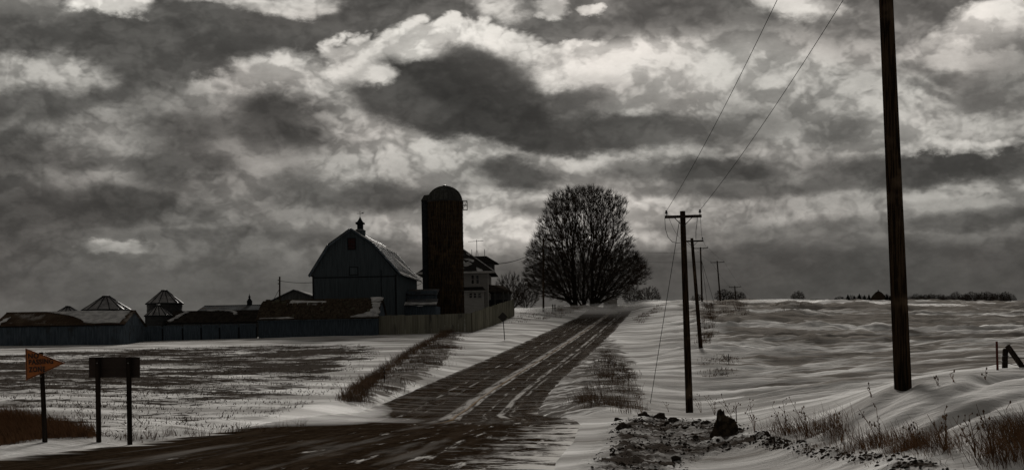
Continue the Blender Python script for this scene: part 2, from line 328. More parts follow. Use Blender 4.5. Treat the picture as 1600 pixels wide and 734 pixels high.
# ------------------------------------------------------------------ materials
def principled(name):
    m = bpy.data.materials.new(name); m.use_nodes = True; nt = m.node_tree; nt.nodes.clear(); t = NT(nt)
    b = t.n('ShaderNodeBsdfPrincipled'); o = t.n('ShaderNodeOutputMaterial'); t.link(b.outputs[0], o.inputs[0])
    return m, t, b
def bump(t, b, h, strength, dist):
    nd = t.n('ShaderNodeBump'); nd.inputs['Strength'].default_value = strength; nd.inputs['Distance'].default_value = dist
    t.link(h, nd.inputs['Height']); t.link(nd.outputs[0], b.inputs['Normal'])
def mat(name, c1, c2=None, scale=(1, 1, 1), nscale=3.0, rough=0.8, bstr=0.3, bdist=0.02, lo=.38, hi=.62, metal=0, c3=None, detail=6):
    m, t, b = principled(name)
    co = t.n('ShaderNodeTexCoord').outputs['Object']
    oi = t.n('ShaderNodeObjectInfo').outputs['Random']
    co = t.vmath('ADD', co, t.comb(t.math('MULTIPLY', oi, 37.0), t.math('MULTIPLY', oi, 11.0), 0.0))
    v = t.vmath('MULTIPLY', co, tuple(scale)); n = t.noise(v, nscale, detail, .6)
    c2 = c2 or tuple(x*0.6 for x in c1)
    col = t.mixc(t.ramp(n, lo, hi), tuple(c1), tuple(c2))
    if c3: col = t.mixc(t.ramp(t.noise(co, nscale*.35, 4), .55, .68), col, tuple(c3))
    var = t.ramp(oi, 0, 1, 0.82, 1.18, smooth=False)
    col = t.mixc(1.0, col, t.comb(var, var, var), 'MULTIPLY')
    t.link(col, b.inputs['Base Color']); b.inputs['Roughness'].default_value = rough; b.inputs['Metallic'].default_value = metal
    b.inputs['Specular IOR Level'].default_value = 0.0 if rough >= .7 else 0.25
    if bstr: bump(t, b, n, bstr, bdist)
    return m
M = {}
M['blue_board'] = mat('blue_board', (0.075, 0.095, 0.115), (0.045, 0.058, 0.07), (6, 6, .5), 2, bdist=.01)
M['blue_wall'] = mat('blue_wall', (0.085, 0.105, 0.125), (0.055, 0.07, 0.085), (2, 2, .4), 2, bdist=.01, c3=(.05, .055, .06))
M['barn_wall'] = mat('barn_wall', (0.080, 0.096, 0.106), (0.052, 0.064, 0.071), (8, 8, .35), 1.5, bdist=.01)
M['dark_trim'] = mat('dark_trim', (0.02, 0.022, 0.024), (0.012, 0.013, 0.014))
M['red_louver'] = mat('red_louver', (0.040, 0.014, 0.012), (0.025, 0.01, 0.01))
M['tin'] = mat('tin', (0.13, 0.135, 0.14), (0.08, 0.083, 0.086), (1, 1, 1), 1.2, rough=.8, bstr=.1, c3=(.09, .08, .07))
M['barn_roof'] = mat('barn_roof', (0.10, 0.105, 0.11), (0.055, 0.058, 0.06), (2, .4, 2), 1.0, rough=.45, bstr=.15, c3=(.20, .2, .2))
M['rust_tin'] = mat('rust_tin', (0.085, 0.062, 0.044), (0.048, 0.032, 0.022), (.5, .5, .5), 1.2, rough=.7, bstr=.1, c3=(.22, .20, .18))
M['bin_roof'] = mat('bin_roof', (0.26, 0.25, 0.25), (0.14, 0.135, 0.135), (1, 1, 1), 1.1, rough=.55, bstr=.1)
M['bin_wall'] = mat('bin_wall', (0.030, 0.030, 0.030), (0.018, 0.018, 0.018), rough=.6)
M['old_shingle'] = mat('old_shingle', (0.060, 0.047, 0.034), (0.030, 0.022, 0.016), (2, 2, 2), 2, c3=(.075, .07, .05))
M['dark_roof'] = mat('dark_roof', (0.040, 0.034, 0.028), (0.022, 0.018, 0.015), (1, 1, 1), 2)
M['brown_roof'] = mat('brown_roof', (0.080, 0.060, 0.042), (0.050, 0.036, 0.026), (1, 1, 1), 2)
M['grey_board'] = mat('grey_board', (0.090, 0.090, 0.088), (0.055, 0.054, 0.052), (5, 5, .5), 2)
M['green_board'] = mat('green_board', (0.185, 0.178, 0.140), (0.120, 0.115, 0.090), (5, 5, .4), 2, c3=(.075, .07, .06))
M['stave'] = mat('stave', (0.060, 0.042, 0.025), (0.018, 0.0125, 0.009), (3, 3, .35), 2.2, c3=(.075, .05, .028))
M['silo_dome'] = mat('silo_dome', (0.060, 0.060, 0.054), (0.035, 0.034, 0.03), (2, 2, .6), 2, rough=.75)
M['iron'] = mat('iron', (0.020, 0.019, 0.018), (0.012, 0.011, 0.01), rough=.6)
M['galv'] = mat('galv', (0.16, 0.16, 0.16), (0.1, 0.1, 0.1), rough=.5)
M['house_wall'] = mat('house_wall', (0.30, 0.29, 0.275), (0.23, 0.22, 0.21), (.5, .5, 8), 1.5, bdist=.01)
M['house_trim'] = mat('house_trim', (0.34, 0.33, 0.31), (0.26, 0.25, 0.24))
M['house_roof'] = mat('house_roof', (0.030, 0.028, 0.026), (0.018, 0.016, 0.015), (2, 2, 2), 3)
def glassy(name, c):
    m, t, b = principled(name); b.inputs['Base Color'].default_value = (*c, 1); b.inputs['Roughness'].default_value = .12; return m
M['glass'] = glassy('glass', (0.012, 0.013, 0.015))
M['roof_snow'] = mat('roof_snow', (0.48, 0.47, 0.46), (0.30, 0.295, 0.29), (1, 1, 1), 1.5, rough=.7, bstr=.2, bdist=.03)
M['pole_wood'] = mat('pole_wood', (0.044, 0.029, 0.018), (0.010, 0.007, 0.005), (14, 14, .55), 2.0, rough=.85, bstr=.9, bdist=.02, lo=.42, hi=.58, c3=(.085, .06, .04))
M['post_wood'] = mat('post_wood', (0.032, 0.025, 0.020), (0.014, 0.011, 0.009), (14, 14, .8), 2.0, bstr=.6, bdist=.01)
M['wire'] = mat('wire', (0.03, 0.03, 0.03), (0.02, 0.02, 0.02))
M['bark'] = mat('bark', (0.036, 0.029, 0.023), (0.018, 0.015, 0.012), (3, 3, .5), 2, bstr=.6, bdist=.05)
M['twig'] = mat('twig', (0.048, 0.036, 0.026), (0.028, 0.021, 0.016), bstr=0)
M['conifer'] = mat('conifer', (0.030, 0.034, 0.028), (0.018, 0.02, 0.017), bstr=0)
M['sign_orange'] = mat('sign_orange', (0.30, 0.090, 0.020), (0.24, 0.070, 0.016), (1, 1, 1), 2.2, rough=.5, bstr=.05)
M['sign_black'] = mat('sign_black', (0.020, 0.018, 0.016), (0.014, 0.012, 0.010), rough=.6, bstr=0)
M['sign_back'] = mat('sign_back', (0.036, 0.024, 0.018), (0.024, 0.016, 0.012), (1, 1, 1), 2.0, rough=.6, bstr=.05)
M['sign_diamond'] = mat('sign_diamond', (0.020, 0.016, 0.013), (0.014, 0.012, 0.010), rough=.6, bstr=.05)
M['red_paint'] = mat('red_paint', (0.085, 0.030, 0.023), (0.055, 0.02, 0.016), bstr=0)
M['grass_dry'] = mat('grass_dry', (0.175, 0.102, 0.058), (0.072, 0.043, 0.026), (1, 1, 1), 3, bstr=0)
M['brush_dry'] = mat('brush_dry', (0.150, 0.102, 0.068), (0.070, 0.048, 0.033), (1, 1, 1), 1.5, bstr=0)
M['stubble'] = mat('stubble', (0.13, 0.098, 0.07), (0.06, 0.045, 0.033), (1, 1, 1), 1.5, bstr=0)
M['stone'] = mat('stone', (0.060, 0.046, 0.032), (0.020, 0.016, 0.012), (1, 1, 1), 7, bstr=1, bdist=.06, c3=(.16, .14, .11))
M['clod'] = mat('clod', (0.040, 0.032, 0.026), (0.020, 0.016, 0.012), (1, 1, 1), 6, bstr=.8, bdist=.03, c3=(.08, .072, .066))

# snow-covered ground
m, t, b = principled('ground_snow'); M['ground'] = m
co = t.n('ShaderNodeTexCoord').outputs['Object']; gx, gy, gz = t.sep(co)
stub, dirt, brs, crust = t.attr('stubble'), t.attr('dirt'), t.attr('brush'), t.attr('crust')
str_v = t.comb(gx, t.math('MULTIPLY_ADD', gx, 0.22, gy), 0.0)
big = t.noise(t.vmath('MULTIPLY', str_v, (1/14, 1/4.2, 0)), 1.0, 6, .58)
fine = t.noise(t.vmath('MULTIPLY', str_v, (1/1.6, 1/.5, 0)), 1.0, 5, .6)
snow = t.mixc(t.ramp(big, .34, .62), (0.90, 0.89, 0.875), (0.36, 0.348, 0.336))
snow = t.mixc(t.math('MULTIPLY', t.ramp(fine, .45, .7), .35), snow, (0.50, 0.48, 0.46))
# wind-bared crust in streaks
cn = t.noise(t.vmath('MULTIPLY', str_v, (1/8, 1/1.6, 0)), 1.0, 8, .62)
snow = t.mixc(t.math('MULTIPLY', t.ramp(t.math('MULTIPLY_ADD', crust, .30, cn), .56, .72), .88), snow, (0.19, 0.17, 0.15))
# stubble field: torn horizontal patches of soil and stalks
s1 = t.noise(t.vmath('MULTIPLY', co, (1/4.5, 1/3.4, 0)), 1.0, 4, .55)
s2 = t.noise(t.vmath('MULTIPLY', co, (1/.8, 1/.6, 0)), 1.0, 7, .68)
s3 = t.noise(t.vmath('MULTIPLY', co, (1/11.0, 1/13.0, 0)), 1.0, 3, .5)
sv = t.math('ADD', t.math('ADD', t.math('MULTIPLY', s1, .44), t.math('MULTIPLY', s2, .44)), t.math('MULTIPLY', s3, .36))
sf = t.ramp(t.math('ADD', sv, t.math('MULTIPLY', t.math('SUBTRACT', stub, 1.0), .6)), .560, .622)
soil = t.mixc(t.noise(co, 3.0, 5), (0.020, 0.016, 0.013), (0.072, 0.059, 0.049))
colr = t.mixc(t.math('MULTIPLY', sf, .97), snow, soil)
d1 = t.noise(t.vmath('MULTIPLY', co, (1/.9, 1/.7, 1)), 1.0, 7, .70)
d2 = t.noise(t.vmath('MULTIPLY', str_v, (1/6, 1/1.4, 0)), 1.0, 5, .6)
df = t.ramp(t.math('ADD', t.math('ADD', t.math('MULTIPLY', d1, .55), t.math('MULTIPLY', d2, .55)), t.math('MULTIPLY', t.math('SUBTRACT', dirt, 1.0), .62)), .45, .60)
dcol = t.mixc(t.noise(co, 9.0, 6, .7), (0.016, 0.012, 0.010), (0.105, 0.088, 0.075))
colr = t.mixc(df, colr, dcol)
bfv = t.ramp(t.math('ADD', t.math('ADD', t.math('MULTIPLY', d1, .5), t.math('MULTIPLY', d2, .62)), t.math('MULTIPLY', t.math('SUBTRACT', brs, 1.0), .62)), .43, .57)
colr = t.mixc(t.math('MULTIPLY', bfv, .85), colr, t.mixc(d1, (0.028, 0.022, 0.017), (0.10, 0.083, 0.068)))
t.link(colr, b.inputs['Base Color']); b.inputs['Roughness'].default_value = .85; b.inputs['Specular IOR Level'].default_value = 0.0
hsum = t.math('ADD', t.math('MULTIPLY', fine, .5), t.math('MULTIPLY', t.noise(co, 5.0, 6, .7), t.math('MULTIPLY_ADD', dirt, 1.3, .25)))
hsum = t.math('ADD', hsum, t.math('MULTIPLY', t.noise(t.vmath('MULTIPLY', str_v, (1/3.2, 1/.8, 0)), 1.0, 7, .66), 0.9))
bump(t, b, hsum, .9, .14)

# road
m, t, b = principled('road_asphalt'); M['road'] = m
uvn = t.n('ShaderNodeUVMap'); uvn.uv_map = 'UVMap'; us, ut, _ = t.sep(uvn.outputs[0])   # us metres along, ut -1..1 across
co = t.n('ShaderNodeTexCoord').outputs['Object']; gx, gy, gz = t.sep(co)
g1 = t.noise(co, 5.0, 8, .75); g2 = t.noise(t.comb(t.math('MULTIPLY', ut, 5.5), t.math('MULTIPLY', us, .06), 0.0), 1.6, 6, .65)
asp = t.mixc(t.ramp(g1, .35, .65), (0.010, 0.0065, 0.004), (0.034, 0.023, 0.0145))
asp = t.mixc(t.math('MULTIPLY', t.ramp(g2, .46, .66), .60), asp, (0.052, 0.038, 0.027))
wv = t.math('ADD', t.math('MULTIPLY', gx, .035), t.math('MULTIPLY', t.noise(t.comb(t.math('MULTIPLY', gx, .10), t.math('MULTIPLY', gy, .05), 0.0), 1.0, 3), 5.0))
st = t.noise(t.comb(wv, t.math('MULTIPLY', gy, .62), 0.0), 1.0, 7, .72)                 # wind-laid snow snakes across the road
farz = t.ramp(gy, 48.0, 62.0)
sfac = t.math('MULTIPLY', t.ramp(st, .56, .76), t.mixf(farz, .04, .46))
st2 = t.noise(t.comb(t.math('MULTIPLY', gx, .3), t.math('MULTIPLY', gy, 1.6), 4.0), 1.0, 5, .6)
sfac = t.math('MAXIMUM', sfac, t.math('MULTIPLY', t.ramp(st2, .62, .74), t.mixf(farz, .05, .28)))
st3 = t.noise(t.comb(t.math('MULTIPLY', wv, .7), t.math('MULTIPLY', gy, 1.9), 9.0), 1.0, 4, .6)     # thin threads of snow
sfac = t.math('MAXIMUM', sfac, t.math('MULTIPLY', t.ramp(t.math('ABSOLUTE', t.math('SUBTRACT', st3, .5)), .0, .020, .30, 0.0), farz))
# packed snow lines left between the wheel tracks
def line(c, wd, al, seed, lo=.42, hi=.58):
    wob = t.math('MULTIPLY', t.math('SUBTRACT', t.noise(t.comb(t.math('MULTIPLY', us, .07), seed, 0.0), 1.0, 3), .5), .05)
    d = t.math('ABSOLUTE', t.math('SUBTRACT', t.math('ADD', ut, wob), c))
    k = t.ramp(d, wd*.35, wd, 1.0, 0.0)
    nn = t.noise(t.comb(t.math('MULTIPLY', us, .22), t.math('MULTIPLY', ut, 9.0), seed), 1.0, 6, .7)
    return t.math('MULTIPLY', t.math('MULTIPLY', k, t.ramp(nn, lo, hi)), t.math('MULTIPLY', farz, al))
for c, wd, al, seed, lo, hi in ((.02, .085, .50, 1.0, .36, .56), (.12, .035, .6, 2.0, .42, .56), (-.46, .03, .45, 3.0, .5, .6), (-.30, .025, .35, 4.0, .5, .6), (.52, .05, .6, 5.0, .42, .58), (.62, .03, .4, 6.0, .45, .6), (.34, .03, .5, 7.0, .5, .62)):
    sfac = t.math('MAXIMUM', sfac, line(c, wd, al, seed, lo, hi))
# near stretch: scattered packed-snow scraps drawn out along the tracks
nn = t.noise(t.comb(t.math('MULTIPLY', us, .30), t.math('MULTIPLY', ut, 13.0), 8.0), 1.0, 7, .68)
sfac = t.math('MAXIMUM', sfac, t.math('MULTIPLY', t.ramp(t.math('MULTIPLY_ADD', ut, .075, nn), .60, .72), t.mixf(farz, .75, .1)))
nn = t.noise(t.comb(t.math('MULTIPLY', us, .10), t.math('MULTIPLY', ut, 6.0), 3.0), 1.0, 6, .6)
sfac = t.math('MAXIMUM', sfac, t.math('MULTIPLY', t.ramp(nn, .52, .70), t.mixf(farz, .12, .06)))
# drifted edges and the drift lying in the dip
edge = t.math('ABSOLUTE', ut); en = t.noise(t.comb(t.math('MULTIPLY', gx, .25), t.math('MULTIPLY', gy, .9), 2.0), 1.0, 6, .65)
sfac = t.math('MAXIMUM', sfac, t.ramp(t.math('MULTIPLY_ADD', en, .80, edge), 1.27, 1.44, 0.0, .95))
dipn = t.noise(t.comb(t.math('MULTIPLY', gx, .18), t.math('MULTIPLY', gy, .5), 6.0), 1.0, 6, .6)
dd = t.math('ABSOLUTE', t.math('SUBTRACT', gy, t.math('MULTIPLY_ADD', gx, -.25, 52.5)))
sfac = t.math('MAXIMUM', sfac, t.math('MULTIPLY', t.ramp(dd, 0.2, 2.6, 1.0, 0.0), t.ramp(dipn, .48, .70, 0.0, .28)))
rk = t.math('MULTIPLY', t.ramp(ut, .40, .98), t.ramp(gy, 46.0, 54.0, 1.0, 0.0))
rn = t.noise(t.comb(t.math('MULTIPLY', gx, .8), t.math('MULTIPLY', gy, .95), 1.0), 1.0, 8, .74)
sfac = t.math('MAXIMUM', sfac, t.math('MULTIPLY', t.ramp(t.math('MULTIPLY_ADD', rk, .13, rn), .55, .66), t.math('MULTIPLY', rk, .95)))
far2 = t.ramp(gy, 215.0, 245.0)
sfac = t.math('MAXIMUM', sfac, t.math('MULTIPLY', far2, .45))
# faded yellow centre paint showing between
yl_ = t.math('MULTIPLY', t.ramp(t.math('ABSOLUTE', t.math('SUBTRACT', ut, .075)), .012, .022, .7, 0.0), farz)
asp = t.mixc(yl_, asp, (0.17, 0.10, 0.035))
colr = t.mixc(sfac, asp, (0.70, 0.68, 0.655))
t.link(colr, b.inputs['Base Color']); b.inputs['Roughness'].default_value = 1.0; b.inputs['Specular IOR Level'].default_value = 0.0
bump(t, b, t.math('ADD', g1, t.math('MULTIPLY', sfac, .8)), .5, .03)

# ------------------------------------------------------------------ mesh builder
def tag(o, label=None, cat=None, group=None, kind=None):
    if label: o['label'] = label
    if cat: o['category'] = cat
    if group: o['group'] = group
    if kind: o['kind'] = kind
    return o
def empty(name, loc, rz=0, label=None, cat=None, group=None):
    o = bpy.data.objects.new(name, None); C.objects.link(o); o.location = loc; o.rotation_euler = (0, 0, rz)
    o.empty_display_size = .3
    return tag(o, label, cat, group)
class MB:
    def __init__(s): s.v = []; s.f = []
    def add(s, vs, fs):
        k = len(s.v); s.v += [tuple(v) for v in vs]; s.f += [tuple(i+k for i in f) for f in fs]; return s
    def box(s, x0, x1, y0, y1, z0, z1):
        return s.add([(x0,y0,z0),(x1,y0,z0),(x1,y1,z0),(x0,y1,z0),(x0,y0,z1),(x1,y0,z1),(x1,y1,z1),(x0,y1,z1)],
                     [(0,3,2,1),(4,5,6,7),(0,1,5,4),(1,2,6,5),(2,3,7,6),(3,0,4,7)])
    def prism(s, poly, y0, y1):
        """polygon given in (x,z), extruded along y"""
        n = len(poly); vs = [(x, y0, z) for x, z in poly]+[(x, y1, z) for x, z in poly]
        return s.add(vs, [tuple(range(n))[::-1][::-1], tuple(range(2*n-1, n-1, -1))]+[(i, i+n, (i+1) % n+n, (i+1) % n) for i in range(n)])
    def slab(s, a, b, c, d, th):
        """quad a b c d thickened by th along its normal"""
        a, b, c, d = map(Vector, (a, b, c, d)); nrm = (b-a).cross(d-a).normalized()*th
        return s.add([a, b, c, d, a+nrm, b+nrm, c+nrm, d+nrm], [(3,2,1,0),(4,5,6,7),(0,1,5,4),(1,2,6,5),(2,3,7,6),(3,0,4,7)])
    def tube(s, pts, rad, n=6, cap=True):
        pts = [Vector(p) for p in pts]; m_ = len(pts); rad = rad if isinstance(rad, (list, tuple)) else [rad]*m_
        vs = []; ref = Vector((0.31, 0.52, 0.8))
        for i, p in enumerate(pts):
            t_ = (pts[min(i+1, m_-1)]-pts[max(i-1, 0)]).normalized()
            a = t_.cross(ref)
            if a.length < 1e-3: a = t_.cross(Vector((1, 0, 0)))
            a.normalize(); b_ = t_.cross(a)
            for k in range(n):
                w_ = 2*math.pi*k/n; vs.append(p+(a*math.cos(w_)+b_*math.sin(w_))*rad[i])
        fs = [(i*n+k, i*n+(k+1) % n, (i+1)*n+(k+1) % n, (i+1)*n+k) for i in range(m_-1) for k in range(n)]
        if cap: fs += [tuple(range(n))[::-1], tuple((m_-1)*n+k for k in range(n))]
        return s.add(vs, fs)
    def lathe(s, prof, n=24, a0=0, a1=2*math.pi, c=(0, 0)):
        full = abs(a1-a0-2*math.pi) < 1e-6; k = n if full else n+1
        vs = [(c[0]+r*math.cos(a0+(a1-a0)*j/n), c[1]+r*math.sin(a0+(a1-a0)*j/n), z) for r, z in prof for j in range(k)]
        fs = [(i*k+j, i*k+(j+1) % k, (i+1)*k+(j+1) % k, (i+1)*k+j) for i in range(len(prof)-1) for j in range(n)]
        return s.add(vs, fs)
    def ribbed(s, o, ax, up, n, amp, nrm, duty=.5):
        """corrugated sheet from o: n ribs along ax, rising along up, ribs stand out along nrm"""
        o, ax, up, nrm = map(Vector, (o, ax, up, nrm)); pr = []
        for i in range(n):
            for f_, h_ in ((0, 0), (.12, 1), (duty, 1), (duty+.12, 0)): pr.append(((i+f_)/n, h_*amp))
        pr.append((1, 0)); vs = []
        for f_, h_ in pr:
            q = o+ax*f_+nrm*h_; vs += [q, q+up]
        k = len(pr); base = len(vs)
        vs += [o-nrm*.05, o+up-nrm*.05, o+ax-nrm*.05, o+ax+up-nrm*.05]
        fs = [(2*i, 2*i+2, 2*i+3, 2*i+1) for i in range(k-1)]
        fs += [(base, base+1, base+3, base+2)]
        return s.add(vs, fs)
    def build(s, name, material, parent=None, smooth=False):
        me = bpy.data.meshes.new(name); me.from_pydata(s.v, [], s.f); me.materials.append(material)
        if smooth: me.polygons.foreach_set('use_smooth', [True]*len(me.polygons))
        bm = bmesh.new(); bm.from_mesh(me); bmesh.ops.recalc_face_normals(bm, faces=bm.faces); bm.to_mesh(me); bm.free()
        o = bpy.data.objects.new(name, me); C.objects.link(o)
        if parent: o.parent = parent
        return o
def copy_tree(o, parent=None):
    c = o.copy(); C.objects.link(c); c.parent = parent
    for ch in [x for x in bpy.data.objects if x.parent == o]: copy_tree(ch, c)
    return c

# ------------------------------------------------------------------ ground sheet
azs = np.concatenate([np.arange(-math.pi, -0.44, 0.06), np.arange(-0.44, 0.44, 0.00085), np.arange(0.44, math.pi-.03, 0.06)])
rs = np.concatenate([np.exp(np.arange(math.log(0.6), math.log(17), .12)), np.exp(np.arange(math.log(17), math.log(330), .0068)), np.exp(np.arange(math.log(330), math.log(9000), .06))])
AA, RR = np.meshgrid(azs, rs, indexing='ij'); X = RR*np.sin(AA); Y = RR*np.cos(AA)
xf, yf = X.ravel(), Y.ravel()
zf = np.empty_like(xf); mk = {k: np.empty_like(xf) for k in ('stubble', 'dirt', 'brush', 'crust')}
for i in range(0, len(xf), 120000):
    q = slice(i, i+120000); x, y = xf[q], yf[q]
    rt = road_t(x, y)
    zf[q] = h_base(x, y)+extra(x, y)-0.22*sstep(0.15, 0.9, rt)
    a, r = pol(x, y)
    fd = poly_d(x, y, FIELD)
    mk['stubble'][q] = sstep(-3.0, 3.0, fd+2.2*fbm(x/6, y/6, 3)*1.3)*(.90+.12*sstep(58, 100, y))
    dv = sstep(-.5, .6, poly_d(x, y, PLOW)+.6*fbm(x/1.2, y/1.8, 3)); 
    dv = np.maximum(dv, sstep(-.15, .30, poly_d(x, y, RIDGE)+.38*fbm(x/.7, y/.9, 3)))
    mk['dirt'][q] = np.maximum(dv, 0.75*np.exp(-((rt+.5)/.7)**2)*sstep(48, 40, y)*sstep(0, -2, x))
    mk['brush'][q] = np.maximum(np.maximum(sstep(-1.2, .6, poly_d(x, y, BRUSH)+.9*fbm(x/1.5, y/4, 3)), .95*sstep(-1.0, .5, poly_d(x, y, BANK)+1.1*fbm(x/2, y/5, 3))), sstep(-.8, .8, poly_d(x, y, DITCH)))
    right = sstep(5, 16, x-redge(y)[1])
    mk['crust'][q] = right*sstep(55, 75, r)*(0.55+.45*sstep(90, 200, r))*sstep(-.3, .5, fbm(x/40, y/30, 2)+.25)+.35*sstep(1, 5, -fd)*sstep(-4, -12, x)*sstep(60, 90, r)*(1-right)
na, nr = AA.shape
ii = np.arange(na)[:, None]; jj = np.arange(nr-1)[None]; i2 = (ii+1) % na
quads = np.stack([ii*nr+jj, ii*nr+jj+1, i2*nr+jj+1, i2*nr+jj], -1).reshape(-1, 4)
me = bpy.data.meshes.new('ground')
me.vertices.add(len(xf)); me.vertices.foreach_set('co', np.stack([xf, yf, zf], -1).ravel().astype(np.float32))
nq = len(quads); me.loops.add(nq*4); me.loops.foreach_set('vertex_index', quads.ravel().astype(np.int32))
me.polygons.add(nq); me.polygons.foreach_set('loop_start', np.arange(0, nq*4, 4, dtype=np.int32))
try: me.polygons.foreach_set('loop_total', np.full(nq, 4, dtype=np.int32))
except Exception: pass
me.polygons.foreach_set('use_smooth', np.ones(nq, dtype=bool)); me.update(); me.validate()
for k, arr in mk.items():
    at = me.attributes.new(k, 'FLOAT', 'POINT'); at.data.foreach_set('value', arr.astype(np.float32))
me.materials.append(M['ground'])
ground = bpy.data.objects.new('ground', me); C.objects.link(ground); tag(ground, 'snow covered ground rising to a low hill', kind='structure')

# road sheet
ys = np.concatenate([np.arange(RT[0, 0]+.5, 60, .25), np.arange(60, 130, .4), np.arange(130, 290, .8), np.arange(290, RT[-1, 0], 6)])
nt_ = 33; tt = np.linspace(-1, 1, nt_); vs = []; uvs = []
lx, rx = redge(ys); k_ = np.hanning(41); k_ /= k_.sum()
for yi_, (yy, l, r_) in enumerate(zip(ys, lx, rx)):
    for q in tt: vs.append(((l+r_)/2+(r_-l)/2*q, yy)); uvs.append((yy, q))
vs = np.array(vs); zz = h_base(vs[:, 0], vs[:, 1])+0.035*(1-np.abs(np.array(uvs)[:, 1])**2)-.02
me = bpy.data.meshes.new('road'); fl = [(i*nt_+j, i*nt_+j+1, (i+1)*nt_+j+1, (i+1)*nt_+j) for i in range(len(ys)-1) for j in range(nt_-1)]
me.from_pydata(np.column_stack([vs, zz]).tolist(), [], fl); me.materials.append(M['road'])
ul_ = me.uv_layers.new(name='UVMap'); li = np.empty(len(me.loops), np.int32); me.loops.foreach_get('vertex_index', li)
ul_.data.foreach_set('uv', np.array(uvs, np.float32)[li].ravel()); me.polygons.foreach_set('use_smooth', [True]*len(me.polygons))
road = bpy.data.objects.new('road', me); C.objects.link(road); tag(road, 'dark two lane road streaked with blown snow, climbing the hill', kind='structure')
#PART2
# ------------------------------------------------------------------ farm buildings
FROT = -R(3.0)                       # the farm stands turned a little towards the road
def site(u, v, d): return P(u, v, d), F/d
def snow_patch(o, ax, up, pts, th, parent, seed=0, nrm=None):
    """irregular sheet of lying snow on the plane o + ax*s + up*t; pts are (s,t) outline points"""
    o, ax, up = Vector(o), Vector(ax), Vector(up); nrm = (ax.cross(up)).normalized()
    if nrm.z < 0: nrm = -nrm
    rnd = random.Random(seed); out = []
    n = len(pts)
    for i in range(n):
        a, c = Vector(pts[i]), Vector(pts[(i+1) % n]); k = max(2, int((c-a).length*14))
        for j in range(k):
            q = a+(c-a)*(j/k); out.append((q.x+rnd.uniform(-.012, .012), q.y+rnd.uniform(-.025, .025)))
    mb = MB(); m_ = len(out)
    lo = [o+ax*s+up*t_+nrm*.012 for s, t_ in out]; hi = [o+ax*(s)+up*(t_)+nrm*th for s, t_ in out]
    mb.add(lo+hi, [tuple(range(m_)), tuple(range(m_, 2*m_))]+[(i, (i+1) % m_, (i+1) % m_+m_, i+m_) for i in range(m_)])
    return mb.build('snow_patch', M['roof_snow'], parent)

def gable_shed(name, label, cat, u0, u1, vb, ve, vr, d, depth, wall, roof, rot=FROT, ribs=30, rribs=30, over=.25, lean=0.0, parts=True):
    o, s = site(u0, vb, d); L = (u1-u0)/s; he = (vb-ve)/s
    hr = P(u0, vr, d+depth/2).z-o.z
    root = empty(name, o, rot, label, cat)
    MB().ribbed((0, 0, -.5), (L, 0, 0), (0, 0, he+.5), ribs, .05, (0, -1, 0)).build('front_wall', M[wall], root)
    MB().box(0, L, .08, depth, -.5, he-.05).build('wall', M[wall], root)
    for x, nm in ((0, -1), (L, 1)):
        g = MB(); g.add([(x, 0, he-.06), (x, depth, he-.06), (x, depth/2, hr-.06), (x-nm*.12, 0, he-.06), (x-nm*.12, depth, he-.06), (x-nm*.12, depth/2, hr-.06)],
                        [(0, 1, 2), (3, 5, 4), (0, 3, 4, 1), (1, 4, 5, 2), (2, 5, 3, 0)]).build('gable_end', M[wall], root)
    sl = Vector((0, depth/2, hr-he)); ov = sl.normalized()*over
    rf = MB(); nrm = Vector((1, 0, 0)).cross(sl).normalized()
    rf.ribbed(Vector((-over, 0, he))-ov+Vector((lean, 0, 0))*0, (L+2*over, 0, 0), sl+ov, rribs, .045, nrm).build('roof_slope', M[roof], root)
    sl2 = Vector((0, -depth/2, hr-he)); n2 = sl2.cross(Vector((1, 0, 0))).normalized()
    MB().ribbed(Vector((-over, depth, he))-sl2.normalized()*over, (L+2*over, 0, 0), sl2+sl2.normalized()*over, rribs, .045, n2).build('roof_slope', M[roof], root)
    MB().box(-over, L+over, depth/2-.1, depth/2+.1, hr-.02, hr+.07).build('ridge_cap', M[roof], root)
    MB().box(-over*.8, L+over*.8, -.14, -.09, he-.17, he-.03).build('fascia', M['dark_trim'], root)
    return root, L, he, hr, s, sl

# long low cattle shed at the far left
r_, L, he, hr, s, sl = gable_shed('cattle_shed', 'long low blue cattle shed with rusty tin roof at the far left', 'shed', -8, 194, 541, 509, 489, 153, 8, 'blue_wall', 'rust_tin', ribs=46, rribs=46, rot=R(-2)+R(0))
snow_patch((0, 0, he+.05), (L, 0, 0), sl, [(.70,.05),(.97,.04),(.985,.95),(.55,.97),(.30,.97),(.48,.72),(.60,.5)], .075, r_, 2)
snow_patch((0, 0, he+.05), (L, 0, 0), sl, [(.0,.05),(.04,.05),(.06,.6),(.03,.5)], .07, r_, 3)
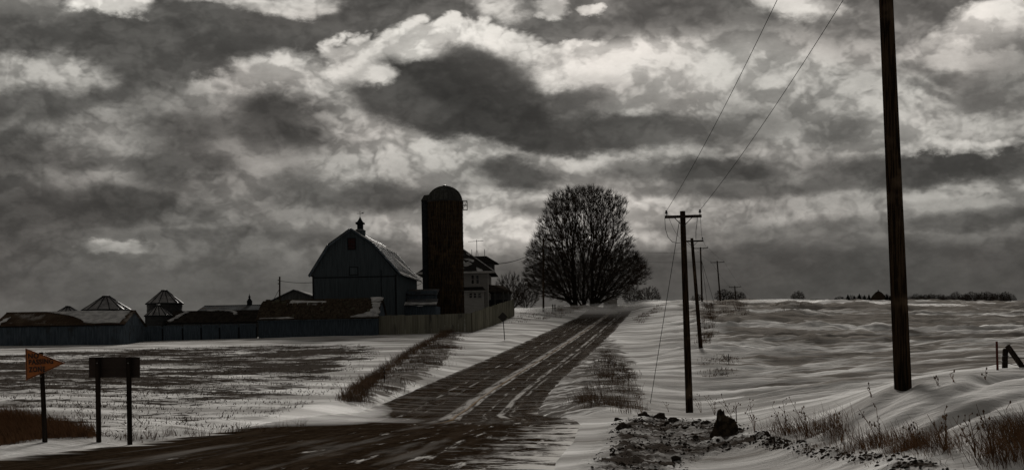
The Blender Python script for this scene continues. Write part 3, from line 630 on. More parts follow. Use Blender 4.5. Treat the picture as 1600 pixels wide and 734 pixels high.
# grain bins
def grain_bin(uc, half, ve, vt, vb, d, label):
    o, s = site(uc, vb, d); o.z -= .5; rd = half/s; he = (vb-ve)/s+.5; ht = (vb-vt)/s+.5
    root = empty('grain_bin', o, random.uniform(0, 1), label, 'grain bin', 'grain bins behind the low sheds')
    w_ = MB(); k = 8
    prof = [(rd*(1.0 if i % 2 else .985), he*i/(2*k)) for i in range(2*k+1)]
    w_.lathe(prof, 36).build('wall', M['bin_wall'], root)
    c_ = MB(); n = 26; vs = []; fs = []
    for j in range(n*3):
        a = 2*math.pi*j/(n*3); b_ = .07 if j % 3 == 0 else 0
        vs += [((rd*1.06)*math.cos(a), (rd*1.06)*math.sin(a), he-.03+b_), (rd*.16*math.cos(a), rd*.16*math.sin(a), ht-.25+b_)]
    m_ = n*3
    fs = [(2*j, 2*((j+1) % m_), 2*((j+1) % m_)+1, 2*j+1) for j in range(m_)]+[tuple(2*j for j in range(m_))]
    c_.add(vs, fs).build('roof', M['bin_roof'], root)
    for j in range(n):
        a = 2*math.pi*(j+.5)/n
        if j % 2 == 0:
            MB().tube([((rd*1.04)*math.cos(a), (rd*1.04)*math.sin(a), he+.03), (rd*.17*math.cos(a), rd*.17*math.sin(a), ht-.16)], .045, 4).build('roof_rib', M['dark_trim'], root)
    MB().lathe([(rd*.18, ht-.35), (rd*.18, ht-.06), (rd*.05, ht), (.001, ht)], 14).build('cap', M['bin_wall'], root)
    MB().lathe([(rd*1.06, he-.1), (rd*1.08, he-.1), (rd*1.08, he-.0), (rd*1.05, he+.02)], 36).build('eave_ring', M['dark_trim'], root)
grain_bin(107, 23, 491, 477, 530, 185, 'small bin cone just showing above the long shed roof ridge')
grain_bin(167, 36, 484, 461, 530, 178, 'wide grain bin with broad snow dusted cone behind the right end of long shed')
grain_bin(258, 27.5, 474, 452, 530, 186, 'tallest dark grain bin with snow dusted cone standing behind a smaller bin')
grain_bin(248, 20.5, 493, 475, 532, 176, 'small dark grain bin standing in front of the tallest bin')

# low blue yard wall of panels between dark posts
o0 = P(196, 531, 160); o1 = P(405, 527, 168); ln = (o1-o0); yw = empty('yard_fence', o0, math.atan2(ln.y, ln.x), 'low blue panel fence with dark posts between the two long sheds', 'fence')
Lw = math.hypot(ln.x, ln.y); dz = ln.z; posts = [199, 223, 252, 283, 312, 341, 372, 401]
fr = [(p-196)/209*Lw for p in posts]
for k in range(len(fr)-1):
    x0, x1 = fr[k]+.10, fr[k+1]-.10; z = dz*(x0/Lw); h_ = 1.40+.12*k/7
    MB().ribbed((x0, 0, z-.5), (x1-x0, 0, 0), (0, 0, h_+.5), 9, .025, (0, -1, 0)).build('panel', M['blue_board'], yw)
    MB().box(x0, x1, -.07, .02, z+h_+.003, z+h_+.08).build('top_rail', M['blue_wall'], yw)
for k, x in enumerate(fr):
    z = dz*(x/Lw); MB().box(x-.11, x+.11, .06, .28, z-.5, z+1.22).build('post', M['dark_trim'], yw)
    if k % 1 == 0: MB().box(x-.14, x+.14, .30, .36, z-.5, z+1.36).build('backing_board', M['blue_wall'], yw)

# dark sheds in the middle
r_, L, he, hr, s, sl = gable_shed('open_shed', 'low dark roofed shed with a curved rim of snow behind the panel fence', 'shed', 262, 402, 528, 504, 487, 174, 7, 'grey_board', 'dark_roof', ribs=20, rribs=24)
snow_patch((0, 0, he+.05), (L, 0, 0), sl, [(.03,.02),(.1,.5),(.16,.9),(.13,.93),(.06,.6),(.0,.1)], .09, r_, 5)
snow_patch((0, 0, he+.05), (L, 0, 0), sl, [(.36,.93),(.5,.97),(.62,.90),(.70,.70),(.70,.58),(.735,.62),(.72,.84),(.62,.985),(.5,1.0),(.36,1.0)], .12, r_, 6)
r_, L, he, hr, s, sl = gable_shed('machine_shed', 'long shed with ribbed grey tin roof and small finial cupola', 'shed', 309, 415, 528, 487, 478, 190, 9, 'grey_board', 'tin', ribs=20, rribs=32)
cz = (379-309)/s
cu_ = MB(); cu_.box(cz-.28, cz+.28, 4.2, 4.8, hr-.1, hr+.45).build('cupola', M['dark_trim'], r_)
MB().lathe([(.42, hr+.45), (.22, hr+.75), (.10, hr+.95), (.16, hr+1.1), (.05, hr+1.3), (.001, hr+1.6)], 10, c=(cz, 4.5)).build('finial', M['dark_trim'], r_)
# wide gable behind, ridge running away from us
def end_gable(name, label, u0, u1, up, vb, ve0, ve1, vp, d, depth, wall, roof):
    o, s = site(u0, vb, d); L = (u1-u0)/s; xp = (up-u0)/s; h0, h1, hp = (vb-ve0)/s, (vb-ve1)/s, (vb-vp)/s
    root = empty(name, o, FROT, label, 'barn')
    MB().prism([(0, -.5), (L, -.5), (L, h1-.05), (xp, hp-.05), (0, h0-.05)], 0, .15).build('front_gable', M[wall], root)
    n = 26
    for k in range(n):          # board battens
        pass
    b_ = MB()
    for k in range(1, 30):
        x = L*k/30; hh = h0+(hp-h0)*x/xp if x < xp else h1+(hp-h1)*(L-x)/(L-xp)
        b_.box(x-.03, x+.03, -.04, 0.0, -.5, hh-.12)
    b_.build('batten', M[wall], root)
    MB().prism([(.1, -.5), (L-.1, -.5), (L-.1, h1-.1), (xp, hp-.1), (.1, h0-.1)], .16, depth-.1).build('wall', M[wall], root)
    for (xa, za, xb, zb) in ((0, h0, xp, hp), (L, h1, xp, hp)):
        e = (Vector((xb, 0, zb))-Vector((xa, 0, za))).normalized()*.35
        a = Vector((xa, -.35, za))-e; c_ = Vector((xb, -.35, zb))
        MB().add([a, c_, c_+Vector((0, depth+.6, 0)), a+Vector((0, depth+.6, 0)), a+Vector((0, 0, .12)), c_+Vector((0, 0, .12)), c_+Vector((0, depth+.6, .12)), a+Vector((0, depth+.6, .12))],
                 [(3,2,1,0),(4,5,6,7),(0,1,5,4),(1,2,6,5),(2,3,7,6),(3,0,4,7)]).build('roof_slope', M[roof], root)
    return root, L, xp, h0, h1, hp, s
r_, L, xp, h0, h1, hp, s = end_gable('gable_barn', 'wide grey gabled barn with snow along its right roof slope, left of blue barn', 362, 520, 461, 525, 500, 477, 455, 205, 16, 'grey_board', 'tin')
snow_patch((xp, -.3, hp+.11), (0, 15, 0), (L-xp, 0, h1-hp), [(.0,.10),(.9,.12),(.95,.9),(.0,.95),(.0,.5)], .10, r_, 9)

# shingled shed in front of the barn
o, s = site(404, 527, 168); Ls = (591-404)/s; he = (527-499)/s; dep = 7.0; hr = P(404, 471, 171.5).z-o.z
ss = empty('shingled_shed', o, FROT, 'long blue walled shed with mossy broken shingle roof and snow on its right end', 'shed')
MB().ribbed((0, 0, -.6), (Ls, 0, 0), (0, 0, he+.55), 46, .04, (0, -1, 0)).build('front_wall', M['blue_board'], ss)
MB().box(0, Ls, .07, dep, -.6, he-.06).build('wall', M['blue_board'], ss)
MB().box(-.1, Ls+.1, -.22, -.1, he-.20, he-.06).build('fascia', M['blue_wall'], ss)
zk = he+(hr-he)*.62; yk = 1.6         # gambrel knee
for x, nm in ((Ls-.001, 1), (0.001, -1)):
    g = MB(); pr = [(0, he-.06), (yk, zk-.08), (dep/2, hr-.08), (dep-yk, zk-.08), (dep, he-.06)]
    vs = [(x, y, z) for y, z in pr]+[(x-nm*.1, y, z) for y, z in pr]
    g.add(vs, [(0,1,2,3,4), (9,8,7,6,5)]+[(i, (i+1) % 5, (i+1) % 5+5, i+5) for i in range(5)]).build('gable_end', M['blue_wall'], ss)
prof = [(-.25, he-.10), (yk, zk), (dep/2, hr), (dep-yk, zk), (dep+.25, he-.10)]
for i in range(4):
    a, c_ = prof[i], prof[i+1]
    MB().slab((-.2, a[0], a[1]), (Ls+.2, a[0], a[1]), (Ls+.2, c_[0], c_[1]), (-.2, c_[0], c_[1]), -.07 if i < 0 else .06).build('roof_slope', M['old_shingle'], ss)
# front shingles, each its own board
def along(t_):          # distance along the front profile
    l1 = math.hypot(yk+.25, zk-he+.1); l2 = math.hypot(dep/2-yk, hr-zk); q = t_*(l1+l2)
    if q < l1: f_ = q/l1; return Vector((0, -.25+(yk+.25)*f_, he-.1+(zk-he+.1)*f_)), Vector((0, yk+.25, zk-he+.1)).normalized()
    f_ = (q-l1)/l2; return Vector((0, yk+(dep/2-yk)*f_, zk+(hr-zk)*f_)), Vector((0, dep/2-yk, hr-zk)).normalized()
ltot = math.hypot(yk+.25, zk-he+.1)+math.hypot(dep/2-yk, hr-zk)
NR, NC = 6, 24; sh_me = None
for rI in range(NR):
    for cI in range(NC):
        if random.random() < .05: continue
        p0, up_ = along((rI+.05)/NR); hgt_ = ltot/NR*1.06; nrm = Vector((1, 0, 0)).cross(up_)
        wd = (Ls+.3)/NC
        if sh_me is None:
            q = MB(); q.box(0, wd*.93, 0, hgt_, .0, .05); ob = q.build('shingle', M['old_shingle'], ss); sh_me = ob.data
        else: ob = bpy.data.objects.new('shingle', sh_me); C.objects.link(ob); ob.parent = ss
        x = -.15+cI*wd+(wd*.45 if rI % 2 else 0)+random.uniform(-.05, .05)
        if x+wd > Ls+.35: x = Ls+.3-wd
        mtx = Matrix((Vector((1, 0, 0)), up_, nrm)).transposed().to_4x4()
        tilt = Matrix.Rotation(R(random.uniform(2, 6)), 4, 'X')@Matrix.Rotation(R(random.uniform(-2.5, 2.5)), 4, 'Z')
        mtx.translation = Vector((x, p0.y, p0.z))+nrm*random.uniform(.065, .09)
        ob.matrix_local = mtx@tilt
# snow lying on the roof
sl_lo = Vector((0, yk+.25, zk-he+.1)); sl_hi = Vector((0, dep/2-yk, hr-zk))
snow_patch((0, -.25, he-.1+.16), (Ls, 0, 0), sl_lo, [(.78,.0),(1.012,.0),(1.012,1.02),(.95,1.02),(.945,.55),(.91,.3)], .16, ss, 11)
snow_patch((0, yk, zk+.17), (Ls, 0, 0), sl_hi, [(.95,-.03),(1.012,-.03),(1.012,1.0),(.915,1.0),(.93,.5)], .16, ss, 12)
snow_patch((0, yk, zk+.15), (Ls, 0, 0), sl_hi, [(.22,.15),(.5,.1),(.55,.55),(.40,.65),(.24,.8)], .10, ss, 13)
snow_patch((0, -.25, he+.03), (Ls, 0, 0), sl_lo, [(.02,.0),(.30,.0),(.26,.07),(.1,.05)], .12, ss, 14)

# small pole left of the barn with its wires
def pole_simple(name, u, v, d, vt, r0, r1, label, cat='utility pole', group=None, lean_px=None, extra_parts=()):
    o, s = site(u, v, d); h_ = (v-vt)/s; root = empty(name, o, 0, label, cat, group)
    top = P(lean_px if lean_px is not None else u, vt, d)-o
    MB().tube([(0, 0, -.8), tuple(top*.5), tuple(top)], [r0, (r0+r1)/2, r1], 12).build('post', M['pole_wood'], root, True)
    return root, o, top, s
pr_, po, pt, ps = pole_simple('utility_pole', 437, 524, 200, 432, .13, .11, 'short pole with two insulators standing left of the blue barn')
for zz_ in (.55, 1.0): MB().lathe([(.001, 0), (.06, 0), (.09, .06), (.06, .12), (.001, .12)], 8, c=(pt.x*.95-.2, -.05)).build('insulator', M['iron'], pr_).location = (0, 0, pt.z-zz_)

# the blue gambrel barn
BR = -R(4.5); o, s = site(490, 524, 180)
Wb = (621-490)/s/math.cos(BR); xm = Wb*.462; dep = 18.0
zz_ = lambda v: P(550, v, 180).z-P(550, 524, 180).z
oh = .45
zE, zK, zP = zz_(431), zz_(383.5), zz_(359.5); xK = 34.5/s
xl_e, xr_e = -oh, Wb+oh*.2
barn = empty('barn', o, BR, 'large blue gambrel barn with cupola beside the brick coloured silo', 'barn')
bp = [(0, -.8), (Wb, -.8), (Wb, zE+.25), (xm+xK, zK-.12), (xm, zP-.15), (xm-xK, zK-.12), (0, zE+.25)]
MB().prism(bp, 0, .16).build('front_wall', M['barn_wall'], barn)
def prof_z(x):
    pts = [(0, zE+.25), (xm-xK, zK-.12), (xm, zP-.15), (xm+xK, zK-.12), (Wb, zE+.25)]
    return float(np.interp(x, [p[0] for p in pts], [p[1] for p in pts]))
b_ = MB(); zs_ = zz_(434)
for k in range(1, 44):
    x = Wb*k/44; b_.box(x-.022, x+.022, -.025, .0, zs_+.08, prof_z(x)-.25); b_.box(x-.022, x+.022, -.025, .0, -.8, zs_-.08)
bt = b_.build('batten', M['barn_wall'], barn); bt['kind'] = 'stuff'
MB().box(-.02, Wb+.02, -.05, -.0, zs_-.07, zs_+.07).build('wall_band', M['dark_trim'], barn)
bp2 = [(.02, -.8), (Wb-.02, -.8), (Wb-.02, zE+.2), (xm+xK, zK-.16), (xm, zP-.2), (xm-xK, zK-.16), (.02, zE+.2)]
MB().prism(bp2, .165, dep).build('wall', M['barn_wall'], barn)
# roof: four planes and their edge boards
rp = [(xl_e+.02, zE-.02), (xm-xK-.05, zK), (xm, zP), (xm+xK+.05, zK), (Wb+.55, zE-.05)]
for i in range(4):
    a, c_ = rp[i], rp[i+1]; e = 'barn_roof'
    q = MB().slab((a[0], -.45, a[1]), (c_[0], -.45, c_[1]), (c_[0], dep+.45, c_[1]), (a[0], dep+.45, a[1]), .10); q.build('roof_slope', M[e], barn)
    v_ = Vector((c_[0]-a[0], 0, c_[1]-a[1]))
    if i >= 2:
        for k in range(1, 22):
            y = -.45+(dep+.9)*k/22
            MB().tube([Vector((a[0], y, a[1]))+Vector((.05, 0, .12)), Vector((c_[0], y, c_[1]))+Vector((.05, 0, .12))], .035, 4).build('roof_seam', M['barn_roof'], barn)
    MB().slab((a[0], -.50, a[1]-.05), (a[0], -.47, a[1]-.05), (c_[0], -.47, c_[1]-.05), (c_[0], -.50, c_[1]-.05), .20 if i < 2 else -.20).build('barge_board', M['blue_wall'], barn)
up = Vector((rp[3][0]-rp[2][0], 0, rp[3][1]-rp[2][1])); o_ = Vector((rp[2][0], -.4, rp[2][1]+.11))
snow_patch(o_, (0, dep+.8, 0), up, [(.0,.03),(.30,.04),(.42,.5),(.60,.55),(.98,.60),(.99,.98),(.5,.98),(.02,.97),(.0,.6)], .09, barn, 21)
snow_patch(o_, (0, dep+.8, 0), up, [(.55,.05),(.98,.04),(.98,.22),(.80,.30),(.62,.25)], .08, barn, 22)
up2 = Vector((rp[4][0]-rp[3][0], 0, rp[4][1]-rp[3][1])); o2_ = Vector((rp[3][0], -.4, rp[3][1]+.11))
snow_patch(o2_, (0, dep+.8, 0), up2, [(.50,.30),(.62,.34),(.78,.55),(.90,.88),(.82,.85),(.62,.60)], .07, barn, 23)
snow_patch(o2_, (0, dep+.8, 0), up2, [(.0,.90),(.9,.93),(.98,1.0),(.0,.99)], .08, barn, 24)
# openings on the front
def opening(u0, u1, v0, v1, frame, fill, name, slats=0):
    x0, x1 = (u0-490)/s, (u1-490)/s; z0, z1 = zz_(v1), zz_(v0)
    f_ = MB(); t_ = .09
    f_.box(x0-t_, x0, -.07, .0, z0-t_, z1+t_).box(x1, x1+t_, -.07, .0, z0-t_, z1+t_).box(x0, x1, -.07, .0, z1, z1+t_).box(x0, x1, -.07, .0, z0-t_, z0)
    fo = f_.build(name, M[frame], barn)
    if slats:
        for k in range(slats):
            zc = z0+(z1-z0)*(k+.5)/slats; h_ = (z1-z0)/slats*.36
            MB().add([(x0, -.06, zc-h_), (x1, -.06, zc-h_), (x1, -.005, zc+h_), (x0, -.005, zc+h_), (x0, -.045, zc-h_-.02), (x1, -.045, zc-h_-.02), (x1, -.002, zc+h_-.02), (x0, -.002, zc+h_-.02)],
                     [(0,1,2,3),(7,6,5,4),(0,4,5,1),(3,2,6,7),(1,5,6,2),(0,3,7,4)]).build('louver', M[fill], fo)
    else: MB().box(x0, x1, -.03, -.001, z0, z1).build('door_panel', M[fill], fo)
    return fo
opening(547, 558, 374, 390.5, 'dark_trim', 'red_louver', 'louver_vent', 8)
opening(549, 561, 419, 430, 'dark_trim', 'barn_wall', 'loft_door')
MB().box((598-490)/s-.04, (598-490)/s+.04, -.06, 0, -.6, zz_(424)).build('door_track', M['dark_trim'], barn)
MB().box(Wb-.14, Wb+.05, -.06, -.0, -.8, zE).build('corner_board', M['dark_trim'], barn)
MB().box(-.05, .14, -.06, -.0, -.8, zE).build('corner_board', M['dark_trim'], barn)
# side wall details
for y0, y1 in ((7.5, 11.0), (11.3, 16.5)):
    f_ = MB().box(Wb, Wb+.07, y0, y1, .2, zE-2.2).build('side_door', M['barn_wall'], barn)
    MB().box(Wb+.07, Wb+.13, y0, y1, zE-2.25, zE-2.0).build('door_rail', M['dark_trim'], f_)
    MB().box(Wb+.07, Wb+.12, y0, y0+.15, .2, zE-2.25).build('door_stile', M['dark_trim'], f_)
# cupola
cy = 2.6; cx = xm+.75; cw = .56; zq = zP-.30
cup = MB().box(cx-cw, cx+cw, cy-cw, cy+cw, zq-.9, zq+.30).build('cupola', M['barn_wall'], barn)
MB().add([(cx-cw-.10, cy-cw-.10, zq+.30), (cx+cw+.10, cy-cw-.10, zq+.30), (cx+cw+.10, cy+cw+.10, zq+.30), (cx-cw-.10, cy+cw+.10, zq+.30), (cx-.36, cy-.36, zq+.52), (cx+.36, cy-.36, zq+.52), (cx+.36, cy+.36, zq+.52), (cx-.36, cy+.36, zq+.52)],
         [(3,2,1,0),(4,5,6,7),(0,1,5,4),(1,2,6,5),(2,3,7,6),(3,0,4,7)]).build('skirt_roof', M['tin'], cup)
MB().box(cx-.33, cx+.33, cy-.33, cy+.33, zq+.52, zq+1.12).build('louver_box', M['dark_trim'], cup)
MB().lathe([(.001, zq+1.10), (.70, zq+1.12), (.72, zq+1.32), (.45, zq+1.42), (.26, zq+1.68), (.10, zq+1.95), (.03, zq+2.1), (.001, zq+2.1)], 4, a0=math.pi/4, a1=math.pi/4+2*math.pi, c=(cx, cy)).build('cap_roof', M['dark_trim'], cup)
MB().tube([(cx, cy, zq+2.05), (cx, cy, zq+2.75)], .025, 5).tube([(cx-.38, cy, zq+2.45), (cx+.38, cy, zq+2.45)], .022, 5).add([(cx+.1, cy-.015, zq+2.5), (cx+.45, cy-.015, zq+2.58), (cx+.43, cy-.015, zq+2.42), (cx+.1, cy+.015, zq+2.5), (cx+.45, cy+.015, zq+2.58), (cx+.43, cy+.015, zq+2.42)], [(0,1,2), (5,4,3), (0,3,4,1), (1,4,5,2), (2,5,3,0)]).build('weather_vane', M['iron'], cup)

# lean-to milk house between barn and silo
o, s = site(624, 520, 186); mh = empty('milk_house', o, BR, 'low tin roofed lean to between the blue barn and the silo', 'shed')
Lm = (682-624)/s; zt = (520-451)/s; zm = (520-467)/s; zl = (520-478)/s; zb = (520-489)/s
MB().ribbed((0, 0, -1.5), (Lm, 0, 0), (0, 0, zl+1.45), 20, .04, (0, -1, 0)).build('front_wall', M['blue_board'], mh)
MB().box(0, Lm, .08, 4.5, -1.5, zl-.06).build('wall', M['blue_board'], mh)
MB().ribbed((-.15, -.4, zl), (Lm+.3, 0, 0), (0, 1.9, zm-zl), 20, .04, (0, -.6, .8)).build('lower_roof', M['tin'], mh)
MB().ribbed((-.1, 1.5, zm), (Lm+.1, 0, 0), (0, 0, 1.05), 22, .03, (0, -1, 0)).build('upper_wall', M['blue_wall'], mh)
MB().ribbed((-.15, 1.3, zt-.75), (Lm+.2, 0, 0), (0, 2.4, .8), 22, .04, (0, -.4, .9)).build('upper_roof', M['tin'], mh)
snow_patch((-.1, -.4, zl+.06), (Lm+.2, 0, 0), (0, 1.9, zm-zl), [(.0,.02),(1.0,.03),(1.0,.34),(.75,.28),(.4,.33),(.1,.45),(.0,.4)], .10, mh, 31)

# silo
o, s = site(698, 507, 200); o.z -= 1.5; si = empty('silo', o, 0, 'tall dark stave silo with ribbed dome roof between barn and farmhouse', 'silo')
rad = 27.8/s; zt = (507-315)/s+1.5; NS, NRW = 44, 30
MB().lathe([(rad*.985, 0), (rad*.985, zt)], 44).build('core_wall', M['dark_trim'], si)
st_me = []; rnd = random.Random(5); hrow = zt/NRW
stv = MB()
for i in range(NS):
    a = 2*math.pi*i/NS; facing = math.sin(a) < 0.15
    for rI in range(NRW):
        z0 = rI*hrow+(hrow*.5 if i % 2 else 0)+.02; z1 = min(z0+hrow-.035, zt); 
        if z1-z0 < .1: continue
        g = .012; a0, a1 = a-math.pi/NS+g, a+math.pi/NS-g; pr = rad+rnd.uniform(0, .03)
        ri = rad*.984
        stv.add([(ri*math.cos(a0), ri*math.sin(a0), z0), (ri*math.cos(a1), ri*math.sin(a1), z0), (ri*math.cos(a1), ri*math.sin(a1), z1), (ri*math.cos(a0), ri*math.sin(a0), z1),
                 (pr*math.cos(a0), pr*math.sin(a0), z0), (pr*math.cos(a1), pr*math.sin(a1), z0), (pr*math.cos(a1), pr*math.sin(a1), z1), (pr*math.cos(a0), pr*math.sin(a0), z1)],
                [(3,2,1,0),(4,5,6,7),(0,1,5,4),(1,2,6,5),(2,3,7,6),(3,0,4,7)])
so = stv.build('stave', M['stave'], si); so['kind'] = 'stuff'
for k in range(1, NRW):
    z = k*hrow; n = 44
    MB().tube([((rad+.05)*math.cos(2*math.pi*j/n), (rad+.05)*math.sin(2*math.pi*j/n), z) for j in range(n+1)], .02, 4, False).build('hoop', M['iron'], si)
dm = MB(); n = 24; prof = [(rad*1.0*math.cos(R(q)), zt+rad*.88*math.sin(R(q))) for q in range(0, 91, 9)]
for j in range(n):
    a0, a1, am = 2*math.pi*j/n, 2*math.pi*(j+.86)/n, 2*math.pi*(j+.43)/n
    vs = []
    for r2, z in prof: vs += [(r2*math.cos(a0)*.985, r2*math.sin(a0)*.985, z), (r2*math.cos(am)*1.0, r2*math.sin(am)*1.0, z+.02), (r2*math.cos(a1)*.985, r2*math.sin(a1)*.985, z), ]
    k = len(prof)
    fs = [(3*i+c_, 3*i+c_+1, 3*i+c_+4, 3*i+c_+3) for i in range(k-1) for c_ in (0, 1)]
    MB().add(vs, fs).build('dome_panel', M['silo_dome'], si, True)
dm.lathe([(r2*.975, z-.01) for r2, z in prof], 40).build('dome', M['iron'], si, True)
MB().lathe([(rad+.09, zt-.12), (rad+.09, zt+.08), (rad-.02, zt+.1)], 40).build('rim', M['iron'], si)
MB().lathe([(.001, zt+rad*.88+.18), (.22, zt+rad*.88+.12), (.3, zt+rad*.88-.05)], 12).build('cap', M['galv'], si)
ch = MB(); cx0 = -rad-.32; cyy = -.15
ch.lathe([(.58, 0.3), (.58, zt+.15)], 14, c=(-rad-.18, cyy)).build('chute', M['dark_trim'], si, True)
MB().add([(-rad-.78, cyy-.6, zt+.12), (-rad+.9, cyy-.75, zt+.12), (-rad+.9, cyy+.7, zt+.12), (-rad-.78, cyy+.6, zt+.12), (-rad-.35, cyy-.5, zt+.85), (-rad+.9, cyy-.6, zt+.95), (-rad+.9, cyy+.6, zt+.95), (-rad-.35, cyy+.5, zt+.85)],
         [(3,2,1,0),(4,5,6,7),(0,1,5,4),(1,2,6,5),(2,3,7,6),(3,0,4,7)]).build('chute_hood', M['silo_dome'], si)
cg = MB(); xa, xb = rad+.05, rad+.62
for x in (xa, xb):
    for y in (-.4, .4): cg.tube([(x, y, zt-1.15), (x, y, zt+.05)], .035, 5)
for z in (zt-1.15, zt-.55, zt+.03):
    cg.tube([(xa, -.4, z), (xb, -.4, z), (xb, .4, z), (xa, .4, z)], .035, 5)
cg.tube([(xa, -.4, zt-1.15), (xb, -.4, zt+.03)], .03, 5).build('ladder_cage', M['galv'], si)

# farmhouse
o, s = site(663, 486, 215); HR_ = -R(2); hs = empty('farmhouse', o, HR_, 'pale two storey farmhouse with snowy hip roof and aerial behind the silo', 'house')
Wh = (765-664)/s; dep = 9.0; hz = lambda v: (486-v)/s; hx = lambda u: (u-663)/s
zE = hz(427); MB().box(0, Wh, 0, dep, -1.5, zE).build('wall', M['house_wall'], hs)
sd_ = MB()
for k in range(1, 34): sd_.box(-.012, Wh+.012, -.022, -.001, zE*k/34-.012, zE*k/34+.0)
q = sd_.build('clapboard', M['house_wall'], hs); q['kind'] = 'stuff'
MB().box(Wh-.12, Wh+.03, -.06, 0, -1.5, zE-.05).build('corner_board', M['house_trim'], hs)
e = 1.0; zR = hz(391)+.4; yR = dep/2
rv = [(-e, -e, zE), (Wh+e, -e, zE), (Wh+e, dep+e, zE), (-e, dep+e, zE), (Wh*.42, yR, zR), (Wh*.58, yR, zR)]
hrf = MB().add(rv+[(x, y, z-.16) for x, y, z in rv[:4]], [(0,1,5,4), (1,2,5), (2,3,4,5), (3,0,4), (0,6,7,1), (1,7,8,2), (2,8,9,3), (3,9,6,0), (9,8,7,6)]).build('roof', M['house_roof'], hs)
MB().box(-e-.04, Wh+e+.04, -e-.06, -e-.005, zE-.17, zE+.02).build('gutter', M['house_trim'], hrf)
A_, B_, C_, D_ = [Vector(rv[i]) for i in (0, 1, 5, 4)]
rnd = random.Random(12)
for k in range(11):
    s0 = rnd.uniform(.60, .92); t0 = rnd.uniform(.05, .8); wv_ = rnd.uniform(.03, .08); hv_ = rnd.uniform(.03, .09)
    pl = lambda s_, t_: (A_+(B_-A_)*s_)*(1-t_)+(D_+(C_-D_)*s_)*t_
    pts = [pl(s0+wv_*math.cos(a)*(1+.3*math.sin(3*a+k)), min(.95, t0+hv_*math.sin(a)*(1+.3*math.cos(2*a+k)))) for a in [i*math.pi/5 for i in range(10)]]
    nr_ = (B_-A_).cross(D_-A_).normalized(); m_ = len(pts)
    MB().add([p+nr_*.01 for p in pts]+[p+nr_*.07 for p in pts], [tuple(range(m_)), tuple(range(m_, 2*m_))]+[(i, (i+1) % m_, (i+1) % m_+m_, i+m_) for i in range(m_)]).build('snow_patch', M['roof_snow'], hrf)
MB().tube([B_+Vector((0, 0, .05)), C_+Vector((0, 0, .05))], .07, 6).build('hip_cap', M['roof_snow'], hrf)
MB().box(-.9, Wh+.9, -e+.02, -e+.3, zE+.03, zE+.12).build('snow_edge', M['roof_snow'], hrf)
# attic block behind
x0, x1 = hx(728), hx(770); za, zb = hz(421), hz(409.5)
MB().box(x0, x1, yR+.5, dep-.6, zE+.2, zb+.1).build('attic_wall', M['grey_board'], hs)
xa, xb = hx(722), hx(777); zt_ = hz(397)
av = [(xa, yR-.2, zb), (xb, yR-.2, zb), (xb, dep+.2, zb), (xa, dep+.2, zb), (hx(733), yR+1.6, zt_), (hx(758), yR+1.6, zt_)]
MB().add(av, [(0,1,5,4), (1,2,5), (2,3,4,5), (3,0,4), (3,2,1,0)]).build('attic_roof', M['house_roof'], hs)
for u_ in (735, 755.5): MB().tube([(hx(u_), yR+1.2, zb), (hx(u_), yR+1.2, hz(386.5))], .045, 6).build('lightning_rod', M['galv'], hs)
an = MB(); ax_ = hx(743); zt2 = hz(373)
an.tube([(ax_, yR+1.4, zt_-.5), (ax_, yR+1.4, zt2+.2)], .045, 6)
an.tube([(ax_-.35, yR+1.4, zt_-.3), (ax_, yR+1.4, zt_+1.0), (ax_+.35, yR+1.4, zt_-.3)], .03, 5)
an.tube([(ax_-1.25, yR+1.1, zt2-.1), (ax_+.95, yR+1.7, zt2+.05)], .03, 5)
for k in range(9):
    f_ = k/8; xx = ax_-1.2+2.1*f_; yy = yR+1.1+.6*f_; l_ = .25+.5*f_; zq = zt2-.1+.15*f_
    an.tube([(xx-.14*l_, yy-l_, zq), (xx+.14*l_, yy+l_, zq)], .02, 4)
an.build('aerial', M['galv'], hs)
def win(u0, u1, v0, v1, y=0, side=None):
    x0, x1, z0, z1 = hx(u0), hx(u1), hz(v1), hz(v0); t_ = .09
    f_ = MB(); f_.box(x0-t_, x0, y-.07, y, z0-t_, z1+t_).box(x1, x1+t_, y-.07, y, z0-t_, z1+t_).box(x0, x1, y-.07, y, z1, z1+t_).box(x0, x1, y-.10, y, z0-t_-.03, z0)
    f_.box(x0, x1, y-.05, y-.022, (z0+z1)/2-.03, (z0+z1)/2+.03)
    fo = f_.build('window', M['house_trim'], hs)
    MB().box(x0, x1, y-.024, y-.02, z0, (z0+z1)/2-.03).build('pane', M['glass'], fo); MB().box(x0, x1, y-.024, y-.02, (z0+z1)/2+.03, z1).build('pane', M['glass'], fo)
win(737.5, 741.5, 431, 444.5); win(745, 749, 431, 444.5)
win(690, 695, 431, 444.5)
# bay on the ground floor
bx0, bx1 = hx(716), hx(757); zbt = hz(456)
MB().box(bx0, bx1, -.75, -.002, -1.5, zbt).build('bay_wall', M['house_wall'], hs)
MB().add([(bx0-.35, -1.1, zbt), (bx1+.35, -1.1, zbt), (bx1+.35, -.005, zbt), (bx0-.35, -.005, zbt), (bx0+.2, -.005, zbt+.62), (bx1-.2, -.005, zbt+.62)], [(0,1,5,4), (1,2,5), (3,0,4), (3,2,1,0), (2,3,4,5)]).build('bay_roof', M['house_roof'], hs)
MB().box(bx0-.36, bx1+.36, -1.14, -1.09, zbt-.1, zbt+.04).build('bay_gutter', M['house_trim'], hs)
for u0 in (734.5, 741.3, 748.2): win(u0, u0+4.2, 459.5, 466.5, -.75)
